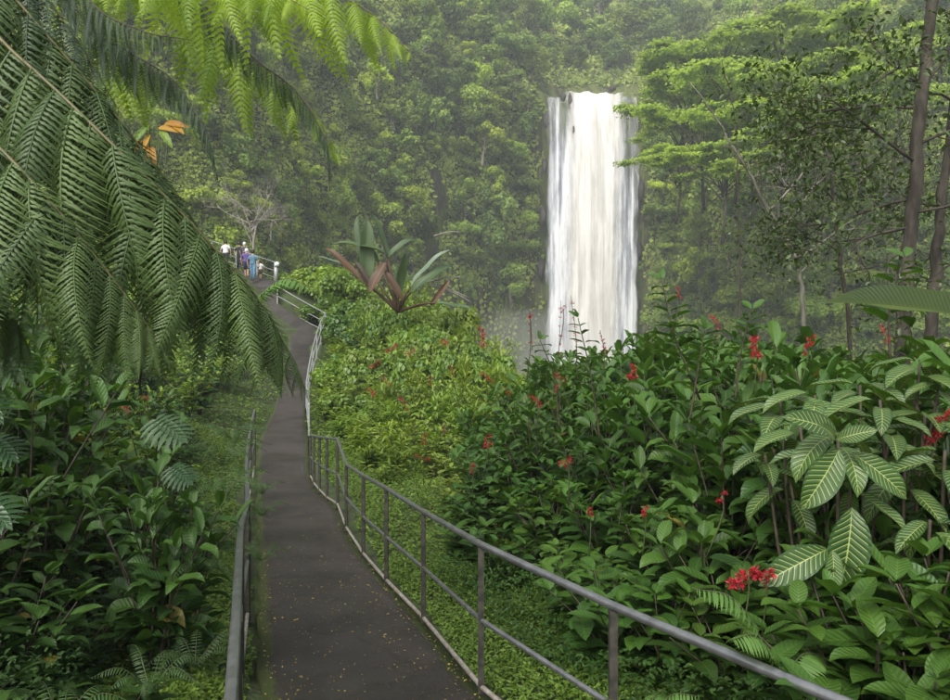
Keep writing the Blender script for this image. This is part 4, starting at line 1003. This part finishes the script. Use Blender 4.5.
# ------------------------------------------------------------------ banana leaf and orange leaves
b = W(1010, 330, 3.4)
t = thing('banana_plant', 'long grey green banana leaf reaching in from the right edge', 'banana plant', b)
mb = MB(); b_ = W(990, 322, 3.3) - b; e = W(820, 300, 3.15) - b
inst(mb, leaf_t(20, 4, .12, .5, .62, .25, .45, .012), b_[None], frames((nrm(e - b_) + [0, 0, .1])[None], np.array([[-.05, .35, 1.]])), np.array([np.linalg.norm(e - b_) * 1.02]), .5)
obj('leaf_blade', mb.mesh('leaf_blade', M['banana']), t)
mb = MB(); tube(mb, spline([[.15, .2, -2.5], [.1, .05, -.8], b_], 12), np.linspace(.03, .014, 12), 8); obj('leaf_stalk', mb.mesh('leaf_stalk', M['stem']), t)
b = np.array([W(140, 170, 9)[0], 9.0, 2.0])
t = thing('yellowing_plant', 'plant with orange and yellow dying leaves behind the tree fern', 'plant', b)
mb = MB(); st = MB(); g_ = MB()
for (bx, by, tx, ty, gm) in [(142, 140, 131, 150, 0), (150, 134, 140, 146, 0), (164, 124, 188, 118, 0), (158, 128, 178, 124, 0), (152, 146, 153, 166, 0), (146, 142, 146, 160, 0), (170, 122, 184, 128, 0), (140, 138, 130, 140, 0), (160, 130, 168, 138, 1), (136, 134, 130, 142, 1), (95, 110, 108, 60, 1), (100, 110, 112, 75, 1), (150, 125, 132, 136, 1)]:
    p0, p1 = W(bx, by, 9) - b, W(tx, ty, 8.8) - b
    inst(mb if gm == 0 else g_, leaf_t(8, 2, .13, .7, .8, .9, .3), p0[None], frames(nrm(p1 - p0)[None], np.array([[.2, -1., .4]])), np.array([np.linalg.norm(p1 - p0) * (.8 if gm == 0 else 1.1)]), rng.random())
    tube(st, spline([np.zeros(3), p0 * .5, p0], 6), .006, 5)
obj('orange_foliage', mb.mesh('orange_foliage', M['orange']), t); obj('green_foliage', g_.mesh('green_foliage', M['herb']), t); obj('stems', st.mesh('stems', M['stem']), t)

# ------------------------------------------------------------------ tree ferns
def pinnule_strip(seg=9, wd=.085):
    """serrated leaflet along +x, unit length"""
    k_ = seg * 2 + 1; s = np.linspace(0, 1, k_)
    w = wd * np.clip((1 - s) * 1.35 + .0, .02, 1)
    z_ = np.where(np.arange(k_) % 2 == 1, 1.0, .5)
    V = np.concatenate([np.stack([s + .03 * z_, w * z_, 0 * s - .01], -1)[:, None], np.stack([s, 0 * s, .012 + 0 * s], -1)[:, None], np.stack([s + .03 * z_, -w * z_, 0 * s - .01], -1)[:, None]], 1)
    V[..., 2] -= .22 * (s ** 2)[:, None]
    return V.reshape(-1, 3), grid_faces(k_, 3)
def pinna_t(n=26, seg=8, wid=.17, droop=.9, taper=.55, lift=.25, fwd=.42, gapf=.62, bow=0., roll=0.):
    """once divided leaf along +y, unit length, leaflets to both sides, bent down along its length"""
    Vs, Fs = pinnule_strip(seg)
    allV, allF = [], []; off = 0
    f = (np.arange(n) + .7) / (n + .4)
    ln = wid * np.minimum(np.minimum(1, (f + .12) / .22), ((1 - f) / taper + .06)).clip(.05, 1)
    for s in (-1, 1):
        for fi, l in zip(f, ln):
            a_ = fwd + .25 * fi + rng.normal(0, .09); l = l * rng.uniform(.86, 1.08)
            V = Vs * [l, max(l, .07) * 1.0, l]
            V[:, 1] *= gapf * (1 / n) / (.085 * 2 * max(l, .07))
            x_ = V[:, 0] * math.cos(a_) - V[:, 1] * math.sin(a_); y_ = V[:, 0] * math.sin(a_) + V[:, 1] * math.cos(a_)
            z_ = V[:, 2] + np.abs(x_) * (lift + rng.normal(0, .06)) - 2.2 * x_ ** 2 / wid * .5
            allV.append(np.stack([s * x_, fi + y_, z_], -1)); allF.append((Fs if s > 0 else Fs[:, ::-1]) + off); off += len(V)
    q = np.linspace(0, 1, 14); r = .006 * (1 - .7 * q)
    for sx in (1,):
        V = np.stack([np.stack([r, q, 0 * q], -1), np.stack([0 * r, q, -r * 1.6], -1), np.stack([-r, q, 0 * q], -1), np.stack([0 * r, q, r * 1.4], -1)], 1).reshape(-1, 3)
        i = np.arange(13)[:, None] * 4; j = np.arange(4)[None]
        Fq = np.stack([i + j, i + (j + 1) % 4, i + 4 + (j + 1) % 4, i + 4 + j], -1).reshape(-1, 4)
        allV.append(V); allF.append(Fq + off); off += len(V)
    V = np.concatenate(allV)
    y0 = np.clip(V[:, 1], 0, 1.05); th = droop * y0
    cy = np.where(droop != 0, np.sin(th) / (droop + 1e-6), y0); cz = -(1 - np.cos(th)) / (droop + 1e-6)
    V[:, 0] += bow * y0 ** 2; tw = roll * y0
    V[:, 0], V[:, 2] = V[:, 0] * np.cos(tw) - V[:, 2] * np.sin(tw), V[:, 0] * np.sin(tw) + V[:, 2] * np.cos(tw)
    out = np.stack([V[:, 0], cy + V[:, 2] * np.sin(th), cz + V[:, 2] * np.cos(th)], -1)
    return out, np.concatenate(allF), np.zeros((len(out), 2))
PT_near = [pinna_t(33, 7, .235, d_, fwd=.55, taper=.7, lift=-.05, gapf=.62, bow=b_, roll=r_) for d_, b_, r_ in ((.4, .12, .4), (.7, -.12, -.4), (1.0, .2, .2), (.6, -.2, .5), (1.2, .05, -.6), (.8, .0, .7))]
PT_mid = [pinna_t(24, 5, .17, d_) for d_ in (.5, .9, 1.3)]
PT_flat = [pinna_t(16, 5, .27, d_, lift=-.1, fwd=.5, taper=.85, gapf=.70, bow=b_, roll=r_) for d_, b_, r_ in ((.05, .1, .2), (.3, -.1, -.3), (.2, .15, .4), (.45, -.15, 0.))]
def frond(parent, org, pts, Lmax, tms, mt, grav=.9, spacing=.14, fwd=.35, r0=.010, tv=.5, rm='rachis', both=True, width=1.0, prof=None):
    q = spline([np.asarray(p_) - org for p_ in pts], 120)
    s = np.concatenate([[0], np.cumsum(np.linalg.norm(np.diff(q, axis=0), axis=1))]); L = s[-1]
    T = nrm(np.gradient(q, axis=0)); up = np.array([0, 0, 1.])
    mb = MB(); n = int(L / spacing)
    for sd in ((-1, 1) if both else (1,)):
        for k_ in range(n):
            f = (k_ + .5 + .2 * sd) / n; f = min(max(f, .0), .995); i = int(f * 119)
            side = np.cross(T[i], up); side = side / (np.linalg.norm(side) + 1e-6) * sd
            ln = Lmax * (np.interp(f, [0, .12, .35, .6, .85, 1], [.45, .8, 1., .85, .42, .10]) if prof is None else np.interp(f, prof[0], prof[1])) * rng.uniform(.93, 1.06)
            g = grav * rng.uniform(.85, 1.15)
            d = nrm(side + T[i] * (fwd + rng.normal(0, .14)) - up * g + rng.normal(0, .15, 3))
            # the upper face of the blade looks outward and up
            nz = nrm(up * 1.0 + side * g * .9)
            if nz @ d > .95: nz = up
            tm_ = tms[rng.integers(len(tms))]
            inst(mb, tm_, q[i][None], frames(d[None], nz[None]), np.array([[ln * width, ln, ln]]), np.clip(tv + rng.normal(0, .28), 0, 1))
    fo = obj('frond', mb.mesh('frond', M[mt]), parent)
    mr = MB(); tube(mr, q, np.linspace(r0, r0 * .2, 120), 8); obj('rachis', mr.mesh('rachis', M[rm]), fo)
    return fo
# 1: the dark fern whose fronds hang over the left bank
cr = W(-300, -60, 3.3); g0 = np.array([cr[0], cr[1] + .2, gz(cr[0], cr[1])])
tf = thing('tree_fern', 'dark green tree fern whose comb like fronds hang over the left bank', 'tree fern', g0)
mb = MB(); tube(mb, spline([[0, 0, -.1], [.05, 0, 1.5], cr - g0], 14), np.linspace(.14, .10, 14) * (1 + .1 * rng.random(14)), 12); obj('trunk', mb.mesh('trunk', M['fern_trunk']), tf)
frond(tf, g0, [cr, W(-90, -30, 3.0), W(20, 58, 2.85), W(110, 142, 2.8), W(190, 222, 2.85), W(262, 305, 3.0), W(305, 388, 3.2)], .92, PT_near, 'fern', grav=1.25, spacing=.14, fwd=.28, tv=.6)
frond(tf, g0, [cr, W(-140, 20, 2.7), W(-40, 110, 2.5), W(40, 190, 2.45), W(110, 275, 2.5), W(165, 350, 2.6)], .80, PT_near, 'fern', grav=1.2, spacing=.145, fwd=.3, tv=.55)
frond(tf, g0, [cr, W(-160, -80, 3.2), W(-40, -50, 3.25), W(60, 50, 3.3), W(150, 160, 3.5), W(220, 262, 3.7), W(270, 345, 3.9)], .9, PT_near, 'fern', grav=1.3, spacing=.145, fwd=.3, tv=.35)
frond(tf, g0, [cr, W(-180, 60, 2.5), W(-90, 180, 2.4), W(-20, 270, 2.4), W(30, 350, 2.5)], .7, PT_near, 'fern', grav=1.2, spacing=.145, fwd=.3, tv=.55)
frond(tf, g0, [cr, W(-120, -110, 3.7), W(-10, -60, 4.0), W(70, 30, 4.2), W(130, 130, 4.4)], .8, PT_mid, 'fern_dark', grav=1.3, spacing=.15, fwd=.3, tv=.5)
# 2: the fern above with young fronds, their lime green brightened to look backlit
cr = W(60, -260, 5.6); g0 = np.array([cr[0] - 1.9, cr[1] + .3, gz(cr[0] - 1.9, cr[1] + .3)])
tf = thing('tree_fern', 'tree fern overhead with lime young fronds coloured as backlit and drooping ones coloured as shaded', 'tree fern', g0)
mb = MB(); tube(mb, spline([[0, 0, -.1], [.35, .05, 2.2], cr - g0], 14), np.linspace(.16, .11, 14) * (1 + .1 * rng.random(14)), 12); obj('trunk', mb.mesh('trunk', M['fern_trunk']), tf)
lim = dict(grav=1.5, spacing=.30, fwd=.25, tv=.6, rm='rachis')
frond(tf, g0, [cr, W(150, -130, 5.2), W(230, -50, 5.0), W(310, -15, 4.9), W(370, 12, 4.9), W(415, 58, 4.9)], .78, PT_flat, 'fern_lime', **lim)
frond(tf, g0, [cr, W(110, -110, 5.0), W(150, -50, 4.8), W(210, -25, 4.7), W(270, -10, 4.7), W(310, 10, 4.7)], .68, PT_flat, 'fern_lime', **lim)
frond(tf, g0, [cr, W(70, -110, 5.2), W(100, -40, 5.3), W(150, -14, 5.4), W(205, 10, 5.4)], .6, PT_flat, 'fern_lime', **lim)
frond(tf, g0, [cr, W(150, -90, 6.2), W(190, 0, 6.4), W(240, 50, 6.5), W(300, 95, 6.6), W(345, 165, 6.6)], 1.0, PT_flat, 'fern_lime', grav=1.6, spacing=.34, fwd=.2, tv=.2)
frond(tf, g0, [cr, W(80, -60, 6.4), W(105, 20, 6.5), W(140, 62, 6.6), W(190, 100, 6.7)], 1.0, PT_flat, 'fern_lime', grav=1.6, spacing=.34, fwd=.2, tv=.1)
drk = dict(grav=2.2, spacing=.085, fwd=.3, tv=.4, rm='rachis_dark', width=.8)
frond(tf, g0, [cr, W(130, -70, 5.6), W(205, 5, 5.4), W(250, 55, 5.3), W(295, 90, 5.2), W(325, 140, 5.1), W(330, 190, 5.1)], .30, PT_mid, 'fern_dark', **drk)
frond(tf, g0, [cr, W(50, -60, 5.4), W(90, 25, 5.2), W(130, 52, 5.1), W(175, 82, 5.0), W(205, 130, 4.9), W(218, 180, 4.9)], .38, PT_mid, 'fern_dark', **drk)
frond(tf, g0, [cr, W(40, -90, 5.0), W(90, 0, 4.9), W(140, 30, 4.8), W(190, 40, 4.8)], .36, PT_mid, 'fern_dark', **drk)
# small light frond near the walkers
b = W(255, 300, 12)
small_fern(b, [W(318, 293, 11.4) - b, W(300, 285, 12.2) - b], 'single light green frond reaching over the path below the walkers', .28, .8, n=24)

# ------------------------------------------------------------------ right foreground trees
def grow(mb, leaves, p0, d, L, r, depth, bend=.25, split=(2, 4), grav=.0, lean=None, tips=None):
    n = 7; pts = [p0]; dd = nrm(d)
    for i in range(n - 1):
        dd = nrm(dd + rng.normal(0, bend, 3) * .5 + [0, 0, grav]); pts.append(pts[-1] + dd * L / (n - 1))
    pts = np.array(pts)
    tube(mb, pts, np.linspace(r, r * .5, n), 8 if depth > 2 else 5)
    if depth <= 1 and leaves is not None:
        for f in range(1, n): leaves.append((pts[f], dd))
    if depth == 0: return
    for k_ in range(rng.integers(*split) + 1):
        f = rng.uniform(.35, 1.0); i = min(n - 1, int(f * (n - 1)))
        nd = nrm(dd + rng.normal(0, .75, 3) * [1, .8, .6])
        grow(mb, leaves, pts[i], nd, L * rng.uniform(.55, .8), r * .5, depth - 1, bend, split, grav, lean)
def leaf_cloud(mb, leaves, per, L, tm=TS, spread=.18):
    P = np.array([l[0] for l in leaves]); D_ = np.array([l[1] for l in leaves])
    P = np.repeat(P, per, 0) + rng.normal(0, spread, (len(P) * per, 3)); D_ = np.repeat(D_, per, 0)
    n = len(P); d = nrm(D_ + rng.normal(0, 1, (n, 3)) - [0, 0, .3])
    inst(mb, tm[0], P, frames(d, rng.normal(0, .5, (n, 3)) + [0, 0, 1]), rng.uniform(.7, 1.25, n) * L, np.clip(rng.normal(.45, .25, n), 0, 1))
def fg_tree(label, trunk_px, D, r0, r1, branches, leafL, per, barkm='bark', leafm='tree_leaf', extra=0, spread=.18):
    pts = np.array([W(a_, b_, D) for a_, b_ in trunk_px]); base_ = pts[0].copy()
    t = thing('leaning_tree', label, 'tree', base_)
    q = spline(pts - base_, 30); q[1:-1] += rng.normal(0, .012, (28, 3))
    tk = MB(); tube(tk, q, np.linspace(r0, r1, 30) * (1 + .06 * rng.normal(size=30)), 12)
    lv = []; brs = []
    for (f, dx, dz, L, rr, dep) in branches:
        p0 = q[int(f * 29)]
        br = MB(); brs.append(br)
        grow(br, lv, p0, np.array([dx, rng.normal(-.1, .35), dz]), L, rr, dep, .35, (2, 4))
    obj('trunk', tk.mesh('trunk', M[barkm]), t); [obj('branch', br.mesh('branch', M[barkm]), t) for br in brs]
    if lv:
        fo = MB(); leaf_cloud(fo, lv, per, leafL, spread=spread); obj('crown', fo.mesh('crown', M[leafm]), t)
    return t
fg_tree('dark lichen covered tree with branches reaching left, at the right edge', [(897, 420), (903, 345), (908, 260), (914, 190), (921, 100), (934, 0), (945, -120)], 9.0, .095, .062,
        [(.98, -.9, .1, 1.1, .022, 2), (.9, -1, .5, .9, .022, 2), (.95, .8, .3, 1., .022, 2), (.75, -1, .35, 1.1, .020, 3), (.66, -1, .15, 1.35, .022, 3), (.62, .9, .2, .8, .024, 2), (.56, -1, .3, 1.5, .022, 3), (.5, -1, .0, 1.3, .020, 3), (.45, .9, .3, .7, .022, 2), (.42, -1, -.15, 1.1, .022, 2), (.35, -1, .0, .9, .02, 2), (.7, .6, .6, .8, .02, 2)], .085, 2)
fg_tree('thin second trunk with rough bark close beside the dark tree', [(922, 430), (930, 330), (938, 250), (945, 170), (962, 60), (975, -60)], 9.6, .08, .05, [(.55, -1, .4, .7, .02, 2), (.75, -1, .5, .8, .02, 2), (.35, .7, .5, .8, .018, 2), (.85, -.8, .3, .9, .02, 2)], .085, 2)
fg_tree('thin pale leaning tree with bare upper branches in mid gorge', [(806, 420), (802, 300), (797, 262), (772, 215), (744, 165), (716, 118), (690, 82)], 15.0, .05, .012,
        [(.35, .7, .7, 2.2, .03, 3), (.45, .4, .9, 1.9, .028, 2), (.5, -.5, .6, 1.4, .022, 2), (.55, .8, .5, 1.9, .028, 3), (.65, .9, .5, 1.5, .02, 2), (.3, .9, .5, 1.6, .02, 2), (.42, -.9, .2, 1.1, .018, 2)], .10, 1, barkm='bark_pale', spread=.22)
fg_tree('slender bare stemmed sapling standing left of the pale leaning tree', [(742, 420), (740, 300), (738, 200), (735, 120), (722, 60)], 16.0, .03, .01, [(.75, .6, .6, .9, .012, 1), (.85, -.6, .6, .7, .01, 1), (.6, .9, .3, 1.2, .012, 2)], .09, 1, barkm='bark', spread=.2)
fg_tree('leafy sapling filling the gap between pale and dark trees', [(852, 420), (848, 320), (838, 240), (830, 170), (815, 100)], 11.5, .04, .015, [(.45, -.8, .5, 1.0, .018, 3), (.5, .8, .5, 1.0, .018, 3), (.65, -.7, .5, 1.1, .018, 3), (.7, .7, .4, 1.1, .018, 3), (.85, -.6, .6, .9, .014, 3), (.9, .6, .5, .9, .014, 3), (.98, 0, 1, .8, .012, 2)], .09, 1)

# pale bare branching tree beyond the walkers
b = W(252, 262, 66)
t = thing('bare_tree', 'pale leafless branching tree beyond the walkers', 'tree', b)
mb = MB(); lv = []
grow(mb, None, np.zeros(3), np.array([.05, 0, 1.]), 4.0, .16, 1, .15)
for k_ in range(9):
    an = rng.uniform(-1.3, 1.3); grow(mb, None, np.array([rng.normal(0, .15), 0, 2.2 + rng.random() * 2.2]), np.array([math.sin(an), rng.normal(0, .4), math.cos(an) * .8 + .15]), rng.uniform(2.5, 4.0), .06, 3, .3, (2, 4))
obj('branches', mb.mesh('branches', M['bare_wood']), t)

# ------------------------------------------------------------------ walkers
SK = simple('skin', (.45, .27, .19), rough=.6)
def cloth(name, c): return simple(name, c, tuple(x * .75 for x in c), 9, .9)
def person(px, py, D, h, rz, label, shirt, legs, hair, cap=False, short=False, stride=.12, arm=(.12, .05), skirt=False):
    b = W(px, py, D); t = thing('person', label, 'person', b, rz); s = h / 1.75
    me = bpy.data.meshes.new('body'); V = []; E = []; Rr = []
    def v(x, y, z, r): V.append((x * s, y * s, z * s)); Rr.append(r * s); return len(V) - 1
    pel = v(0, 0, .95, .13); ab = v(0, 0, 1.12, .125); ch = v(0, .01, 1.32, .15); nk = v(0, 0, 1.48, .06); hd0 = v(0, -.01, 1.56, .085); hd1 = v(0, -.015, 1.66, .1); hd2 = v(0, 0, 1.72, .06)
    E += [(pel, ab), (ab, ch), (ch, nk), (nk, hd0), (hd0, hd1), (hd1, hd2)]
    for sd in (-1, 1):
        hp = v(.10 * sd, 0, .90, .10); kn = v(.10 * sd, -stride * .5 * sd - .03, .50, .065); an_ = v(.10 * sd, stride * sd * -1., .09, .045); to = v(.11 * sd, stride * -sd - .15, .03, .035)
        E += [(pel, hp), (hp, kn), (kn, an_), (an_, to)]
        sh = v(.19 * sd, 0, 1.42, .06); el = v((.22 + arm[0]) * sd, .03, 1.14, .045); wr = v((.20 + arm[0]) * sd, -arm[1], .92, .032); pa = v((.20 + arm[0]) * sd, -arm[1] - .02, .86, .034)
        E += [(ch, sh), (sh, el), (el, wr), (wr, pa)]
        for j, (fx, fl) in enumerate([(-.028, .07), (-.010, .08), (.010, .076), (.028, .06)]):
            k1 = v((.20 + arm[0]) * sd + fx * .3, -arm[1] - .02 + fx, .82, .010); k2 = v((.20 + arm[0]) * sd - .012 * sd, -arm[1] - .03 + fx, .82 - fl, .008)
            E += [(pa, k1), (k1, k2)]
        th = v((.18 + arm[0]) * sd, -arm[1] - .06, .84, .010); th2 = v((.18 + arm[0]) * sd, -arm[1] - .075, .80, .008); E += [(pa, th), (th, th2)]
    me.from_pydata(V, E, []); me.materials.append(SK)
    bo = obj('body', me, t); bo.modifiers.new('Skin', 'SKIN')
    if not me.skin_vertices: me.skin_vertices.new()
    for i, r in enumerate(Rr): me.skin_vertices[0].data[i].radius = (r, r)
    me.skin_vertices[0].data[0].use_root = True
    bo.modifiers.new('Sub', 'SUBSURF').levels = 1; bo.modifiers['Sub'].render_levels = 1
    mb = MB(); lathe(mb, (0, 0, 0), [(a_ * s, z * s) for a_, z in [(.165, .92), (.16, 1.0), (.15, 1.12), (.17, 1.3), (.18, 1.38), (.13, 1.46), (.075, 1.49)]], 16, sx=1.2, sy=.86)
    for sd in (-1, 1): tube(mb, np.array([[.17 * sd, 0, 1.41], [.22 * sd, .01, 1.33], [(.22 + arm[0] * .7) * sd, .03, 1.18]]) * s, np.array([.075, .075, .062]) * s, 10)
    obj('shirt', mb.mesh('shirt', shirt), t)
    mb = MB()
    if skirt: lathe(mb, (0, 0, 0), [(a_ * s, z * s) for a_, z in [(.24, .12), (.22, .5), (.18, .85), (.155, .96)]], 16, sx=1.1, sy=.9)
    else:
        for sd in (-1, 1):
            zb = .45 if short else .09
            yb = -stride * (.5 if short else 1) * sd
            tube(mb, np.array([[.075 * sd, 0, .96], [.095 * sd, 0, .84], [.10 * sd, -stride * .5 * sd - .025, .5], [.10 * sd, yb, zb]][: 3 if short else 4]) * s, np.array([.12, .115, .085, .07][: 3 if short else 4]) * s, 10)
    obj('trousers' if not skirt else 'skirt', mb.mesh('legwear', legs), t)
    mb = MB(); lathe(mb, (0, .012 * s, 0), [(a_ * s, z * s) for a_, z in [(.06, 1.56), (.105, 1.60), (.115, 1.68), (.10, 1.755), (.05, 1.79)]], 14)
    if cap: lathe(mb, (0, -.06 * s, 0), [(.09 * s, 1.695 * s), (.13 * s, 1.70 * s), (.10 * s, 1.715 * s)], 14)
    obj('cap' if cap else 'hair', mb.mesh('headwear', hair), t)
    return t
wht = cloth('white_cloth', (.72, .72, .72)); drk_ = cloth('dark_cloth', (.03, .03, .04)); blk = simple('dark_hair', (.02, .014, .01), rough=.6)
person(253, 281, 44, 1.88, 3.0, 'tallest walker in a long blue patterned outfit, seen from behind', cloth('blue_cloth', (.10, .19, .26)), cloth('blue_cloth', (.11, .22, .32)), blk)
person(246.6, 277, 44.6, 1.74, 3.2, 'walker in a purple top and white cap beside the blue one', cloth('purple_cloth', (.11, .07, .24)), cloth('navy_cloth', (.03, .04, .09)), wht, cap=True, short=True)
person(260.5, 279, 45, 1.12, 3.0, 'small child in a white shirt right of the blue walker', wht, cloth('brown_cloth', (.12, .08, .06)), blk, short=True)
person(239.5, 268, 50.5, 1.78, 3.3, 'walker in dark clothes with a dark pack farther up the path', drk_, drk_, blk)
person(244.5, 267.5, 50, 1.74, 2.9, 'walker in dark top and pale hat just ahead of the purple one', cloth('grey_cloth', (.09, .08, .09)), drk_, wht, cap=True)
person(225.8, 267, 49, 1.78, 3.1, 'leftmost walker in a white shirt half hidden by the fern', wht, drk_, blk)

for q in allp: remove_tree(q)

# ------------------------------------------------------------------ haze, light, camera
m, nt, out = mat('haze'); pv = N(nt, 'ShaderNodeVolumePrincipled'); pv.inputs['Color'].default_value = (.90, .95, 1.0, 1); pv.inputs['Density'].default_value = .0009
pv.inputs['Anisotropy'].default_value = .2
nt.links.new(pv.outputs[0], out.inputs['Volume'])
mb = MB(); boxm(mb, (0, 135, 62), np.array([420, 235, 105])); hz = tag(obj('haze', mb.mesh('haze', m, smooth=False)), kind='stuff')

world = bpy.data.worlds.new('World'); scene.world = world; world.use_nodes = True
nt = world.node_tree; bg = nt.nodes['Background']
sky = N(nt, 'ShaderNodeTexSky', sky_type='NISHITA'); sky.sun_disc = False
EL, ROT = math.radians(44), math.radians(-155)
sky.sun_elevation = EL; sky.sun_rotation = ROT; sky.dust_density = 4.0; sky.air_density = 1.0
hs = N(nt, 'ShaderNodeHueSaturation'); hs.inputs['Saturation'].default_value = .30
nt.links.new(sky.outputs[0], hs.inputs['Color']); nt.links.new(hs.outputs[0], bg.inputs[0]); bg.inputs[1].default_value = .15
sun = bpy.data.lights.new('sun', 'SUN'); sun.energy = 1.5; sun.angle = math.radians(25); sun.color = (1, .97, .92)
so = obj('sun', sun)
sd = Vector((math.sin(ROT) * math.cos(EL), math.cos(ROT) * math.cos(EL), math.sin(EL)))
so.rotation_euler = sd.to_track_quat('Z', 'Y').to_euler()
cam = bpy.data.cameras.new('camera'); co = obj('camera', cam); co.location = (0, 0, CZ); co.rotation_euler = (math.pi / 2, 0, 0)
cam.sensor_width = 36; cam.lens = F / 950 * 36; cam.clip_end = 2000; cam.clip_start = .05
scene.camera = co
scene.view_settings.view_transform = 'Standard'; scene.view_settings.look = 'None'
scene.view_settings.exposure = .9; scene.view_settings.gamma = 1.0
scene.render.engine = 'CYCLES'
cy = scene.cycles
cy.max_bounces = 7; cy.diffuse_bounces = 3; cy.glossy_bounces = 2; cy.transmission_bounces = 3; cy.transparent_max_bounces = 10; cy.volume_bounces = 1
cy.use_denoising = True
try: cy.denoiser = 'OPENIMAGEDENOISE'; cy.denoising_input_passes = 'RGB_ALBEDO_NORMAL'
except Exception: pass
cy.use_adaptive_sampling = True; cy.adaptive_threshold = .015
cy.sample_clamp_indirect = 6
